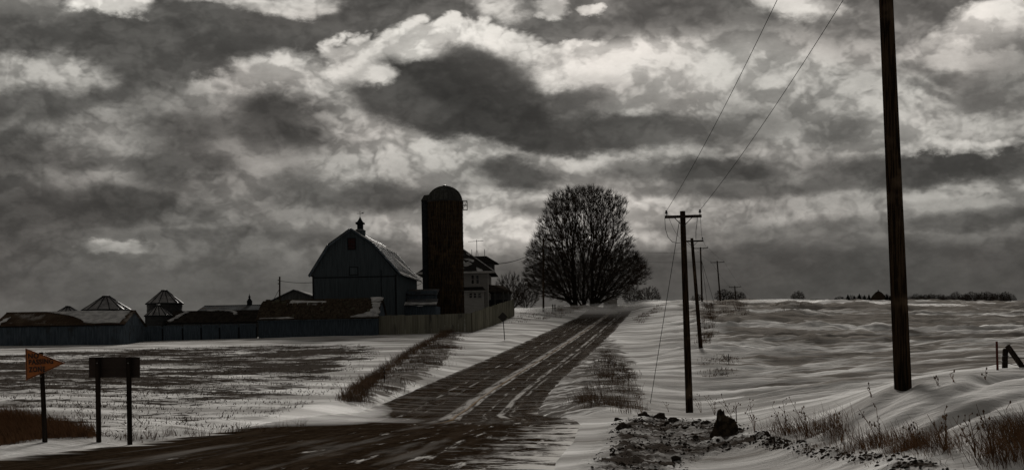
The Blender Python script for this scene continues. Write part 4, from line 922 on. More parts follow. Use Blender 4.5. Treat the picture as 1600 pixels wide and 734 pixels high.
# side windows and porch on the right
f_ = MB().box(Wh, Wh+.06, 1.6, 2.6, hz(444), hz(431)).build('side_window', M['house_trim'], hs); MB().box(Wh+.06, Wh+.065, 1.75, 2.45, hz(443), hz(432)).build('pane', M['glass'], f_)
px0, px1 = Wh+.02, hx(798); zp = hz(456); zp2 = hz(446)
MB().add([(px0, .6, zp2), (px1-1.2, 2.5, zp2-.1), (px1, .1, zp), (px0, -.1, zp), (px1, 6.5, zp), (px0, 6.5, zp2), (px0, -.1, zp-.18), (px1, .1, zp-.18), (px1, 6.5, zp-.18), (px0, 6.5, zp-.18)],
         [(0,3,2,1), (1,2,4), (0,1,4,5), (3,6,7,2), (2,7,8,4), (6,9,8,7)]).build('porch_roof', M['dark_roof'], hs)
MB().box(px0, px1-.15, 6.0, 6.2, -1.5, zp-.19).build('porch_back', M['grey_board'], hs)
for x in (px0+.9, px0+2.1, px1-.3): MB().box(x-.08, x+.08, .15, .31, -1.5, zp-.19).build('porch_post', M['grey_board'], hs)
MB().box(px0, px1-.3, .18, .26, -1.5, hz(470)).build('porch_rail', M['dark_trim'], hs)

# ------------------------------------------------------------------ board fence round the yard
def board_run(a, c_, wall_h0, wall_h1, n, root, seed, wj=.012):
    rnd = random.Random(seed); L_ = (c_-a); ang = math.atan2(L_.y, L_.x); ln_ = math.hypot(L_.x, L_.y); wd = ln_/n; me_ = None
    for k in range(n):
        f_ = (k+.5)/n; p = a+L_*f_-root.location; zg = H(a.x+L_.x*f_, a.y+L_.y*f_)-root.location.z
        top = (a.z+L_.z*f_)+wall_h0+(wall_h1-wall_h0)*f_-root.location.z
        if me_ is None:
            q = MB().box(-.5+wj, .5-wj, -.02, .02, 0, 1); ob = q.build('board', M['green_board'], root); me_ = ob.data
        else: ob = bpy.data.objects.new('board', me_); C.objects.link(ob); ob.parent = root
        ob.location = (p.x, p.y, zg-.4); ob.rotation_euler = (R(rnd.uniform(-.8, .8)), R(rnd.uniform(-.5, .5)), ang+R(rnd.uniform(-1.5, 1.5)))
        ob.scale = (wd, 1, top-(zg-.4)+rnd.uniform(-.05, .05))
    for zf_ in (.35, .8):
        q = MB(); nrm = Vector((-math.sin(ang), math.cos(ang), 0))*.09
        p0 = a-root.location+nrm+Vector((0, 0, wall_h0*zf_)); p1 = c_-root.location+nrm+Vector((0, 0, wall_h1*zf_)); q.tube([p0, p1], .05, 4).build('rail', M['post_wood'], root)
a = P(592, 525, 168.3); c_ = P(737, 520, 167); e_ = P(803, 495, 214)
bf = empty('board_fence', a, 0, 'tall weathered board fence running from shingled shed round the yard corner', 'fence')
board_run(a, c_, (525-493)/(F/168.3), (520-489)/(F/167), 14, bf, 1)
board_run(c_, e_, (520-488)/(F/167), (495-467)/(F/214), 40, bf, 2)
for p, h_ in ((a, 2.4), (c_, 2.4), (e_, 2.7)): MB().tube([p-a+Vector((0, .1, -.6)), p-a+Vector((0, .1, h_-.12))], .09, 8).build('post', M['post_wood'], bf)

# ------------------------------------------------------------------ signs
def text_obj(body, size, name, material, parent, loc, rot, extr=.004, xscale=1.0):
    cu = bpy.data.curves.new(name+'_text', 'FONT'); cu.body = body; cu.size = size; cu.extrude = extr; cu.space_character = 1.12; cu.align_x = 'LEFT'; cu.align_y = 'CENTER'; cu.offset = .005
    to = bpy.data.objects.new('tmp', cu); C.objects.link(to); dg = bpy.context.evaluated_depsgraph_get(); dg.update()
    me_ = bpy.data.meshes.new_from_object(to.evaluated_get(dg)); bpy.data.objects.remove(to); me_.materials.clear(); me_.materials.append(material)
    ob = bpy.data.objects.new(name, me_); C.objects.link(ob); ob.parent = parent; ob.location = loc; ob.rotation_euler = rot; ob.scale = (xscale, 1, 1); return ob
d = 37.5; o = P(70, 697, d); s = F/d; o.z = min(o.z, H(o.x, o.y)+.02)
sg = empty('pennant_sign', o, 0, 'orange pennant sign reading NO PASSING ZONE on a post', 'road sign')
q3 = lambda u, v, y=0: (P(u, v, d)-o)+Vector((0, y, 0))
b0 = Vector((0, 0, -.5)); t0 = q3(63, 550, .06)
MB().tube([b0+Vector((0, .06, 0)), t0*.5+Vector((0, .03, 0)), t0], [.068, .062, .056], 8).build('post', M['post_wood'], sg, True)
c3 = [q3(39.5, 543.5), q3(101.5, 567), q3(40.5, 594)]
cen = sum(c3, Vector())/3
def tri_plate(pts, y0, y1):
    return MB().add([p+Vector((0, y0, 0)) for p in pts]+[p+Vector((0, y1, 0)) for p in pts], [(0,1,2), (5,4,3), (0,3,4,1), (1,4,5,2), (2,5,3,0)])
tri_plate(c3, 0, .012).build('plate', M['sign_orange'], sg)
fr_ = MB()
ins = [cen+(p-cen)*.95 for p in c3]; ins2 = [cen+(p-cen)*.905 for p in c3]
for i in range(3):
    j = (i+1) % 3; a_, b_, c_4, d_ = ins[i], ins[j], ins2[j], ins2[i]
    fr_.add([p+Vector((0, -.006, 0)) for p in (a_, b_, c_4, d_)]+[p+Vector((0, -.001, 0)) for p in (a_, b_, c_4, d_)], [(0,1,2,3), (7,6,5,4), (0,4,5,1), (2,6,7,3), (1,5,6,2), (3,7,4,0)])
fr_.build('border', M['sign_black'], sg)
for body, u, v, xs in (('NO', 43.8, 556.4, 1.0), ('PASSING', 44.6, 566, 1.0), ('ZONE', 45.2, 577.6, .86)):
    text_obj(body, .175, 'lettering', M['sign_black'], sg, tuple(q3(u, v, -.008)), (R(90), ROLL*0+R(-2.0), 0), xscale=xs*(.95 if body != 'PASSING' else .86))
for z_ in (.35, .62): MB().tube([(t0.x*.9, -.02, t0.z-z_), (t0.x*.9, .02, t0.z-z_)], .014, 8).build('bolt', M['galv'], sg)

d = 39.0; s = F/d; o = P(178, 690, d); o.z = H(o.x, o.y)
sb = empty('rectangular_sign', o, 0, 'dark rectangular road sign seen from behind on two posts', 'road sign')
q3 = lambda u, v, y=0: (P(u, v, d)-o)+Vector((0, y, 0))
cs = [q3(137.5, 557.5, .08), q3(217.5, 557.5, .08), q3(217.5, 589.5, .08), q3(137.5, 589.5, .08)]
MB().slab(cs[3], cs[2], cs[1], cs[0], -.012).build('panel', M['sign_back'], sb)
for ut, ub in ((152.5, 154.5), (201, 203)):
    t0 = q3(ut, 558); b0 = q3(ub, 697)
    MB().box(-.055, .055, -.055, .055, 0, 1).build('post', M['post_wood'], sb)
    ob = sb.children[-1] if False else [x for x in bpy.data.objects if x.parent == sb and x.name.startswith('post')][-1]
    dv_ = t0-b0; ob.location = b0; ob.rotation_euler = Vector((0, 0, 1)).rotation_difference(dv_).to_euler(); ob.scale = (1, 1, dv_.length)
    MB().tube([t0+Vector((0, -.075, -.15)), t0+Vector((0, -.05, -.15))], .018, 8).build('bolt', M['galv'], sb)
MB().box(cs[0].x+.03, cs[1].x-.03, .062, .08, (cs[0].z+cs[3].z)/2-.03, (cs[0].z+cs[3].z)/2+.02).build('stiffener', M['sign_back'], sb)

d = 150; s = F/d; o = G(789, 533); d = o.y; s = F/d; q3 = lambda u, v, y=0: (P(u, v, d)-o)+Vector((0, y, 0))
dsn = empty('diamond_sign', o, 0, 'dark diamond shaped road sign on a thin post beside the yard fence', 'road sign')
cd = q3(785.6, 495); hh = 7.8/s
MB().add([cd+Vector(x) for x in ((0, 0, hh), (hh, 0, 0), (0, 0, -hh), (-hh, 0, 0), (0, .02, hh), (hh, .02, 0), (0, .02, -hh), (-hh, .02, 0))], [(0,1,2,3), (7,6,5,4), (0,4,5,1), (1,5,6,2), (2,6,7,3), (3,7,4,0)]).build('plate', M['sign_diamond'], dsn)
MB().tube([(0, .05, -.4), cd+Vector((0, .05, .3))], .045, 6).build('post', M['iron'], dsn)

# ------------------------------------------------------------------ pole line
def big_pole(u, v, d, ut, vt, r0, r1, arm, label, ground=True, jumper=False, arm_dz=.25, n=14, insu=True):
    o = P(u, v, d)
    if ground: o.z = H(o.x, o.y)
    top = P(ut, vt, d)-o; root = empty('utility_pole', o, 0, label, 'utility pole', 'utility poles in the line beside the road')
    k = 9; pts = [top*(i/k) for i in range(k+1)]; pts[0] = -top*(.9/top.z); pts.insert(1, Vector((0, 0, 0)))
    rr_ = [r0*1.02]+[r0+(r1-r0)*i/k for i in range(k+1)]
    pm = MB().tube(pts, rr_, n).build('post', M['pole_wood'], root, True)
    az_ = top*(1-arm_dz/top.z); ya = -r1-.05; hl = arm/2
    ends = []
    if arm:
        tl = .012
        a_, b_ = az_+Vector((-hl, ya, -hl*tl)), az_+Vector((hl, ya, hl*tl))
        MB().slab(a_+Vector((0, -.05, -.06)), b_+Vector((0, -.05, -.06)), b_+Vector((0, .05, -.06)), a_+Vector((0, .05, -.06)), .12).build('crossarm', M['post_wood'], root)
        for sg_ in (-1, 1):
            MB().tube([az_+Vector((sg_*hl*.48, ya-.03, -.05)), az_+Vector((sg_*.02, ya+.03, -.42))], .018, 5).build('brace', M['iron'], root)
            e_ = az_+Vector((sg_*(hl-.07), ya, sg_*hl*tl+.06))
            MB().lathe([(.018, 0), (.018, .09), (.055, .09), (.062, .13), (.04, .17), (.05, .19), (.035, .23), (.001, .23)], 8).build('insulator', M['iron'], root).location = e_
            ends.append(o+e_+Vector((0, 0, .2)))
    return root, o, top, ends
poles = []
poles.append(big_pole(1411, 606, 31, 1375.5, -205, .182, .135, 1.95, 'huge near utility pole rising out of the frame from the snow drift', n=28))
poles.append(big_pole(1077.5, 646, 65, 1066.5, 330, .165, .118, 1.62, 'second utility pole, its foot by the plowed dirt and a guy wire at its left'))
poles.append(big_pole(1095, 547, 118, 1081, 372, .17, .12, 1.75, 'third utility pole, standing at the end of the dark brush line'))
poles.append(big_pole(1097, 474, 250, 1094.5, 386, .16, .12, 2.5, 'fourth utility pole, thin and upright on the hill crest, with two guys', arm_dz=.2))
poles.append(big_pole(1126, 474, 300, 1120.5, 407.5, .17, .12, 2.8, 'fifth utility pole, leaning left before the small wood on the crest', arm_dz=.3))
poles.append(big_pole(1150, 476, 350, 1148, 446.5, .17, .12, 2.8, 'sixth utility pole, short above the crest among bare trees', arm_dz=.3))
poles.append(big_pole(1172, 478, 470, 1171, 466, .16, .12, 2.4, 'last utility pole, only its crossarm showing above the snow crest', arm_dz=.25))
def sagging(a, b_, sag, n=14): return [a+(b_-a)*(i/n)-Vector((0, 0, sag*4*(i/n)*(1-i/n))) for i in range(n+1)]
for sgi, nm in ((0, 'left wire of the pole line, running up over the road'), (1, 'right wire of the pole line, over the field side')):
    pts = []
    e0 = poles[0][3][sgi]; back = e0+Vector((.6, -45, -.4)); chain = [back]+[p[3][sgi] for p in poles]
    for i in range(len(chain)-1):
        seg = sagging(chain[i], chain[i+1], .35 if i else .5); pts += seg if not pts else seg[1:]
    wv_ = MB().tube(pts, [.009 if p.y < 110 else .012 for p in pts], 5).build('power_line', M['wire'], None, True); tag(wv_, nm, 'power line')
# jumpers on the second pole
rt_, o, top, ends = poles[1]; d = 65
q3 = lambda u, v, y=-.2: P(u, v, d)+Vector((0, y, 0))-o
MB().tube([q3(1038, 341), q3(1039, 358), q3(1043, 371), q3(1050, 378.5), q3(1057, 380), q3(1063, 379, 0)], .012, 5).build('jumper_wire', M['wire'], rt_, True)
MB().tube([q3(1089, 337), q3(1088, 350), q3(1086.5, 362), q3(1086.5, 374)], .012, 5).build('jumper_wire', M['wire'], rt_, True)
def wire(a, b_, r_, label, cat='wire', sag=0.0, name='guy_wire', group=None):
    ob = MB().tube(sagging(a, b_, sag) if sag else [a, b_], r_, 5).build(name, M['wire'], None); return tag(ob, label, cat, group)
g_ = G(1015, 632); wire(P(1061.5, 345, 65), g_+Vector((0, 0, -.2)), .014, 'long guy wire slanting from second pole down to the roadside grass', 'guy wire')
o4 = poles[3][1]
wire(P(1095, 398, 250), on(P(1106, 476, 244), -.3), .03, 'steeper guy wire beside the fourth utility pole', 'guy wire')
wire(P(1095, 403, 250), on(P(1118, 476, 244), -.3), .03, 'slanting guy wire to the right of the fourth utility pole', 'guy wire')

# roadside pole in front of the big tree and wires to it
pr2, po2, pt2, ps2 = pole_simple('utility_pole', 849, 487, 232, 372, .16, .12, 'dark bare utility pole standing before the left side of big tree')
MB().lathe([(.001, 0), (.26, 0), (.26, .9), (.2, .98), (.001, .98)], 12, c=(pt2.x*.9+.42, 0)).build('transformer', M['galv'], pr2).location = (0, 0, pt2.z-2.6)
wire(P(775, 412, 220), po2+pt2*.88, .045, 'service wire from farmhouse attic to the pole by the tree', 'wire', .6, 'service_wire')
wire(P(1094.8, 394, 250), po2+pt2*.93, .018, 'upper faint wire crossing the sky right of the big tree', 'wire', .6, 'service_wire')
wire(P(1095.2, 409, 250), po2+pt2*.80, .018, 'lower faint wire crossing the sky right of the big tree', 'wire', .6, 'service_wire')
wire(P(834, 448, 232), on(P(828, 485, 231), -.2), .03, 'thin guy wire left of the pole by the tree', 'guy wire')
wire(po+pt*.93, P(491, 441, 180), .03, 'wire from short pole to the left corner of blue barn', 'wire', .15, 'service_wire')
wire(po+pt*.80, P(422, 478, 196), .03, 'guy wire slanting left from the short pole by the barn', 'guy wire')
wire(P(651, 440, 196), P(668, 418, 203), .03, 'upper short wire between blue barn and silo', 'wire', .1, 'service_wire')
wire(P(651, 446, 196), P(668, 436, 203), .03, 'lower short wire between blue barn and silo', 'wire', .1, 'service_wire')
for u, lb in ((863.8, 'left one of two short posts under the big tree'), (867.2, 'right one of two short posts under the big tree')):
    o = G(u, 487); ob = MB().box(-.09, .09, -.09, .09, -.4, 1.15).add([(-.09, -.09, 1.15), (.09, -.09, 1.15), (.09, .09, 1.15), (-.09, .09, 1.15), (0, 0, 1.27)], [(0,1,4), (1,2,4), (2,3,4), (3,0,4)]).build('wooden_post', M['post_wood']); ob.location = o; tag(ob, lb, 'post')
# little shed under the tree
o, s = site(944, 478, 275); o.z = H(o.x, o.y); lsx = empty('small_shed', o, 0, 'tiny pale cornered shed half hidden under the big tree', 'shed')
MB().box(0, 2.4, 0, 2.4, -.3, 1.7).build('wall', M['house_wall'], lsx); MB().box(2.28, 2.43, -.04, .1, -.3, 1.7).build('corner_board', M['house_trim'], lsx)
MB().slab((-.2, -.2, 2.5), (2.65, -.2, 1.7), (2.65, 2.6, 1.7), (-.2, 2.6, 2.5), .1).build('roof', M['roof_snow'], lsx)

# stake and the broken posts at the right
o = G(1559, 578); d = o.y; s = F/d
ob = MB().tube([(0, 0, -.3), P(1557.3, 533, d)-o], .028, 8).build('marker_stake', M['red_paint']); ob.location = o; tag(ob, 'thin reddish marker stake standing left of the two dark fence posts', 'stake')
fp = empty('fence_post', o, 0, 'thick upright fence post in the drift at the far right', 'fence post')
fp.location = G(1569.5, 577); oo = fp.location; dq = oo.y; sq = F/dq
t_ = P(1571, 544, dq)-oo; MB().tube([(0, 0, -.4), t_*.5, t_*.93, t_], [4.6/sq, 4.5/sq, 4.3/sq, 3.0/sq], 10).build('post', M['post_wood'], fp)
wr_ = MB()
for zc in (.35, .62): wr_.tube([t_*zc+Vector((math.cos(a)*4.9/sq, math.sin(a)*4.9/sq, 0)) for a in [i*math.pi/6 for i in range(13)]], .012, 4, False)
wr_.build('wire_wrap', M['iron'], fp)
bp_ = empty('leaning_post', G(1601, 577), 0, 'slanting brace post leaning against the upright fence post', 'fence post'); oo2 = bp_.location
a_, b_ = P(1604, 582, oo.y-.1)-oo2, P(1574, 540, oo.y-.16)-oo2
MB().tube([a_, a_+(b_-a_)*.5, b_], [4.4/sq, 4.3/sq, 4.2/sq], 10).build('post', M['post_wood'], bp_)
MB().tube([b_*.9+a_*.1+Vector((0, -4.6/sq, 0)), b_*.9+a_*.1+Vector((0, -5.6/sq, 0))], .02, 6).build('bolt', M['iron'], bp_)
wire(oo+t_*.62, P(1640, 556, oo.y+2), .008, 'upper rusty fence wire leaving the upright post at right', 'fence wire', .05, 'fence_wire')
wire(oo+t_*.30, P(1640, 572, oo.y+2), .008, 'lower rusty fence wire leaving the upright post at right', 'fence wire', .05, 'fence_wire')

# ------------------------------------------------------------------ trees
def bare_tree(seed, h, env, roots, n_pts, base_r, twig_r, dep_k=.8, bf=.45, tips=5, tip_len=.7, shell=.55, power=2.25):
    """leafless tree: points spread through the crown are joined, nearest first, to the growing skeleton (short wood, short way
    to the root), then thickened from the tips down; fine twigs fan out from the ends"""
    rg = np.random.RandomState(seed); rnd = random.Random(seed)
    ez = np.array([e[0]*h for e in env]); el_ = np.array([e[1] for e in env]); er = np.array([e[2] for e in env])
    pts = np.empty((0, 3)); x0, x1 = el_.min(), er.max()
    while len(pts) < n_pts:
        q = rg.rand(6000, 3)*np.array([x1-x0, (x1-x0)*dep_k, h])+np.array([x0, -(x1-x0)*dep_k/2, 0])
        l, r2 = np.interp(q[:, 2], ez, el_), np.interp(q[:, 2], ez, er); c0, hw = (l+r2)/2, np.maximum((r2-l)/2, .05)
        k = np.sqrt(((q[:, 0]-c0)/hw)**2+(q[:, 1]/(hw*dep_k))**2)
        top = np.clip((q[:, 2]-.75*h)/(.25*h), 0, 1); edge = np.maximum(k, top)
        wob = 1+.20*fbm(np.arctan2(q[:, 1], q[:, 0])*1.3+seed, q[:, 2]/h*4.2, 3)
        ok = (k < wob) & (rg.rand(len(q)) < np.clip(1-shell+shell*edge*1.3, .05, 1)) & (q[:, 2] > .3)
        pts = np.vstack([pts, q[ok]])
    pts = pts[:n_pts]
    P_ = [np.array(r) for r in roots['nodes']]; par = list(roots['parent']); nr0 = len(P_)
    allp = np.vstack([np.array(P_), pts]); N_ = len(allp); parent = np.full(N_, -1); parent[:nr0] = par
    plen = np.zeros(N_)
    for i in range(nr0):
        if par[i] >= 0: plen[i] = plen[par[i]]+np.linalg.norm(allp[i]-allp[par[i]])
    best = np.full(N_, 1e9); bp = np.full(N_, -1); done = np.zeros(N_, bool)
    def relax(i):
        dv = allp-allp[i]; dd = np.sqrt((dv**2).sum(1))
        down = np.clip(-(dv[:, 2])/(dd+1e-6), 0, 1)
        c_ = dd*(1+.9*down)+bf*plen[i]; m_ = (c_ < best) & ~done; best[m_] = c_[m_]; bp[m_] = i
    for i in range(nr0): done[i] = True; relax(i)
    order = list(range(nr0))
    for _ in range(N_-nr0):
        i = int(np.argmin(np.where(done, 1e9, best))); j = bp[i]; parent[i] = j; done[i] = True; plen[i] = plen[j]+np.linalg.norm(allp[i]-allp[j]); order.append(i); relax(i)
    ch = [[] for _ in range(N_)]
    for i in order:
        if parent[i] >= 0: ch[parent[i]].append(i)
    for _ in range(2):                        # straighten the zigzag of the joins
        new = allp.copy()
        for i in order:
            if i >= nr0 and ch[i]:
                c_ = allp[ch[i]].mean(0); new[i] = allp[i]*.4+(allp[parent[i]]+c_)*.3
        allp = new
    w_ = np.zeros(N_)
    for i in reversed(order):
        if not ch[i]: w_[i] = 1.0
        if parent[i] >= 0: w_[parent[i]] += w_[i]
    rad = twig_r*w_**(1/power); rad = np.minimum(rad*1.0, 1e9); k = base_r/rad[0] if rad[0] > 0 else 1
    ex = math.log(max(base_r/twig_r, 1.01))/math.log(max(w_[:nr0].max(), 2)); rad = twig_r*w_**ex
    trunk, crown = MB(), MB(); thick = twig_r*3.2; cnt = 0
    starts = [(i, -1) for i in range(nr0) if parent[i] < 0]
    while starts:
        i, pr_ = starts.pop(); chain = ([pr_] if pr_ >= 0 else [])+[i]; cur = i
        while ch[cur]:
            nx = max(ch[cur], key=lambda c_: w_[c_])
            for c_ in ch[cur]:
                if c_ != nx: starts.append((c_, cur))
            chain.append(nx); cur = nx
        pp = [Vector(allp[c_]) for c_ in chain]; rr_ = [rad[c_] for c_ in chain]
        if pr_ >= 0: rr_[0] = min(rad[pr_], rr_[1]*1.25)
        sp, sr = [pp[0]], [rr_[0]]
        for a_ in range(len(pp)-1):          # soften the corners
            sp += [pp[a_].lerp(pp[a_+1], .33), pp[a_].lerp(pp[a_+1], .75)]; sr += [rr_[a_]*.67+rr_[a_+1]*.33, rr_[a_]*.25+rr_[a_+1]*.75]
        sp.append(pp[-1]); sr.append(rr_[-1]*.8)
        cut = next((z for z in range(len(sr)) if sr[z] < thick), len(sr))
        if cut >= 2: trunk.tube(sp[:cut+1], sr[:cut+1], 8 if sr[0] > .12 else 5, False)
        if cut < len(sr)-1: crown.tube(sp[max(cut, 0):] if cut < 2 else sp[cut:], sr[max(cut, 0):] if cut < 2 else sr[cut:], 3, False)
        cnt += 1
        end = sp[-1]; dr = (sp[-1]-sp[-2]).normalized(); out = Vector((end.x, end.y, (end.z-h*.35)*.7)); out = out.normalized()
        seq = [(end, dr, tips)]
        for a_ in range(2, len(sp)-1, 2):
            if sr[a_] < twig_r*2.4: seq.append((sp[a_], (sp[a_]-sp[a_-1]).normalized(), max(1, tips//3)))
        for e_, d_, n_ in seq:
            for t_ in range(n_):
                v_ = (d_*.55+out*.6+Vector((rnd.gauss(0, .5), rnd.gauss(0, .5), rnd.gauss(.12, .45)))).normalized(); l_ = tip_len*rnd.uniform(.45, 1.15)
                mid = e_+v_*l_*.5+Vector((rnd.gauss(0, .05), rnd.gauss(0, .05), rnd.gauss(0, .05)))*l_
                crown.tube([e_, mid, e_+v_*l_+Vector((0, 0, .06*l_))], [twig_r*.8, twig_r*.62, twig_r*.38], 3, False)
    return trunk, crown, cnt
s = F/262; bt_o = P(921, 478, 262); bt_o.z = H(bt_o.x, bt_o.y)-.1
rows = [(477, 906, 938), (470, 885, 960), (461, 838, 985), (445, 822, 1008), (430, 820, 1018), (412, 823, 1008), (395, 825, 992), (375, 832, 984), (352, 843, 978), (332, 852, 986), (318, 852, 982), (305, 864, 968), (297, 880, 950), (291, 898, 930)]
hh_ = (478-295)/s
env = [((478-v)/s/hh_, (a_-921)/s, (b_-921)/s) for v, a_, b_ in rows]
roots = {'nodes': [(.5, 0, -.5), (.52, 0, 1.5), (.6, .1, 3.5), (.55, .1, 6), (.7, .1, 9), (-2.5, .3, -.5), (-2.55, .3, 1.5), (-2.7, .35, 3.6), (-2.8, .3, 6.5), (-1.0, -.4, -.5), (-1.1, -.5, 1.6), (-1.0, -.8, 4)], 'parent': [-1, 0, 1, 2, 3, -1, 5, 6, 7, -1, 9, 10]}
tr, cr_, cnt = bare_tree(4, hh_, env, roots, 8500, .56, .017, .72, .62, 12, .95, .5)
print('big tree branches', cnt, 'tris', len(cr_.f)*2, len(tr.f)*2)
bt = empty('bare_tree', bt_o, 0, 'huge spreading leafless tree on the hill crest beside the road', 'tree', 'leafless trees')
tr.build('trunk', M['bark'], bt, True); cr_.build('crown', M['twig'], bt)

def std_env(hw, low_=.08): return [(0, -hw*.25, hw*.25), (low_, -hw*.6, hw*.6), (.3, -hw*.95, hw*.95), (.55, -hw, hw), (.78, -hw*.8, hw*.8), (.93, -hw*.45, hw*.45), (1.0, -hw*.1, hw*.1)]
protos = []
for sd_, hw, h_ in ((21, 3.6, 6.5), (22, 3.0, 7.0), (23, 4.2, 6.5)):
    rt0 = {'nodes': [(0, 0, -.5), (0, 0, .5), (.05, 0, 1.2)], 'parent': [-1, 0, 1]}
    t1, c1, n_ = bare_tree(sd_, h_, std_env(hw, .10), rt0, 560, .20, .024, .9, .55, 8, .7, .5)
    protos.append((t1, c1, hw, h_)); print('proto', n_, len(c1.f)*2)
pmesh = []
def plant_tree(u0, u1, vt, d, label, k, group='leafless trees', zsink=.1, vis_base=None):
    uc = (u0+u1)/2; o = P(uc, 476, d); o.z = H(o.x, o.y)-zsink; s = F/d; t1, c1, hw, h_ = protos[k]
    root = empty('bare_tree', o, random.uniform(0, 6.28), label, 'tree', group)
    while len(pmesh) <= k:
        i = len(pmesh); pmesh.append([None, None])
    if pmesh[k][0] is None:
        a_ = t1.build('trunk', M['bark'], root, True); b_ = c1.build('crown', M['twig'], root); pmesh[k] = [a_.data, b_.data]
    else:
        for nm, dt in zip(('trunk', 'crown'), pmesh[k]):
            ob = bpy.data.objects.new(nm, dt); C.objects.link(ob); ob.parent = root
    sx = (u1-u0)/2/s/hw; sz = (P(uc, vt, d).z-o.z)/h_; root.scale = (sx, sx, max(sz, .15)); return root
plant_tree(772, 822, 426, 244, 'rounded bare tree between farmhouse porch and the pole', 0)
plant_tree(800, 845, 440, 258, 'low bare tree filling the gap left of the big tree', 2)
plant_tree(972, 1004, 446, 300, 'left of two low bare trees right of the big tree', 1)
plant_tree(996, 1032, 447, 305, 'right one of two low bare trees right of the big tree', 0)
plant_tree(1117, 1146, 452, 430, 'left bushy bare tree behind the fifth utility pole', 1)
plant_tree(1138, 1168, 455, 440, 'right bushy bare tree behind the sixth utility pole', 0)
plant_tree(1079, 1100, 459, 430, 'small bare tree showing between third and fourth poles', 2)
plant_tree(1235, 1259, 455, 420, 'lone small bare tree on the open snow crest', 1)
# far tree line on the right
rnd = random.Random(8); u = 1424
while u < 1580:
    wd = rnd.uniform(16, 26); vt = 457+rnd.uniform(-2.5, 2.5) if u > 1490 else 460+rnd.uniform(-2, 2)
    plant_tree(u-wd/2, u+wd/2, vt, 800+rnd.uniform(-40, 60), 'bare tree in the far row behind the right hand snowfield', rnd.randrange(3), 'far row of bare trees')
    u += wd*.42
for k in range(4): plant_tree(1406+k*7, 1420+k*7, 466+rnd.uniform(-1, 2), 820, 'bare tree in the far row behind the right hand snowfield', rnd.randrange(3), 'far row of bare trees')
for k, (u0_, w0_, v0_) in enumerate(((1298, 16, 466), (1312, 18, 463), (1330, 18, 461), (1346, 20, 461), (1384, 18, 460))): plant_tree(u0_-w0_/2, u0_+w0_/2, v0_, 815, 'bare tree among the far conifers left of the near pole', k % 3, 'bare trees among the far conifers')
cm = None
for (uc, wd, vt) in ((1306, 14, 464), (1316, 13, 463), (1325, 14, 459), (1335, 13, 461), (1343, 15, 458), (1351, 13, 460), (1358, 13, 459), (1386, 13, 458), (1391, 14, 461)):
    d = 780+rnd.uniform(-20, 30); o = P(uc, 476, d); o.z = H(o.x, o.y)-.2
    root = empty('conifer', o, rnd.uniform(0, 6), 'dark far conifer in the tree line beside the distant round barn roof', 'tree', 'far conifers')
    if cm is None:
        q = MB(); rn2 = random.Random(3)
        for i in range(420):
            z = rn2.uniform(.06, .98); a_ = rn2.uniform(0, 6.283); rr_ = (1-z)**.8*rn2.uniform(.5, 1.08)+.02; v_ = Vector((math.cos(a_), math.sin(a_), 0)); sd2 = Vector((-v_.y, v_.x, 0))*.11*(1.15-z)
            q.add([v_*rr_*.25+Vector((0, 0, z+.02)), v_*rr_+sd2+Vector((0, 0, z-.05)), v_*rr_*1.08+Vector((0, 0, z-.08)), v_*rr_-sd2+Vector((0, 0, z-.05))], [(0,1,2), (0,2,3)])
        a1_ = MB().tube([(0, 0, -.05), (0, 0, .95)], [.06, .01], 6).build('trunk', M['bark'], root); b1_ = q.build('crown', M['conifer'], root); cm = (a1_.data, b1_.data)
    else:
        for nm, dt in zip(('trunk', 'crown'), cm): ob = bpy.data.objects.new(nm, dt); C.objects.link(ob); ob.parent = root
    root.scale = (wd/2*d/F,)*2+(P(uc, vt, d).z-o.z,)
# far barn with rounded roof
d = 790; o = P(1361, 476, d); o.z = H(o.x, o.y)-.3; s = F/d; fb_ = empty('distant_barn', o, R(-12), 'far barn with rounded gambrel roof in the tree line left of near pole', 'barn')
Wd = 23/s; zt = P(1372, 455, d).z-o.z
pr = [(0, 0), (Wd, 0), (Wd, zt*.42), (Wd*.86, zt*.70), (Wd*.68, zt*.9), (Wd*.5, zt), (Wd*.32, zt*.9), (Wd*.14, zt*.70), (0, zt*.42)]
MB().prism(pr, 0, .3).build('front_wall', M['old_shingle'], fb_); MB().prism([(x if 0 < x < Wd else x, z) for x, z in pr], .31, 16).build('wall', M['old_shingle'], fb_)
for i in range(2, 8):
    a_, c_ = pr[i], pr[i+1]; MB().slab((a_[0], -.5, a_[1]), (a_[0], 16.4, a_[1]), (c_[0], 16.4, c_[1]), (c_[0], -.5, c_[1]), .2).build('roof_slope', M['dark_roof'], fb_)
MB().box(Wd*.47, Wd*.53, 3, 3.6, zt, zt+.9).build('cupola', M['dark_trim'], fb_)

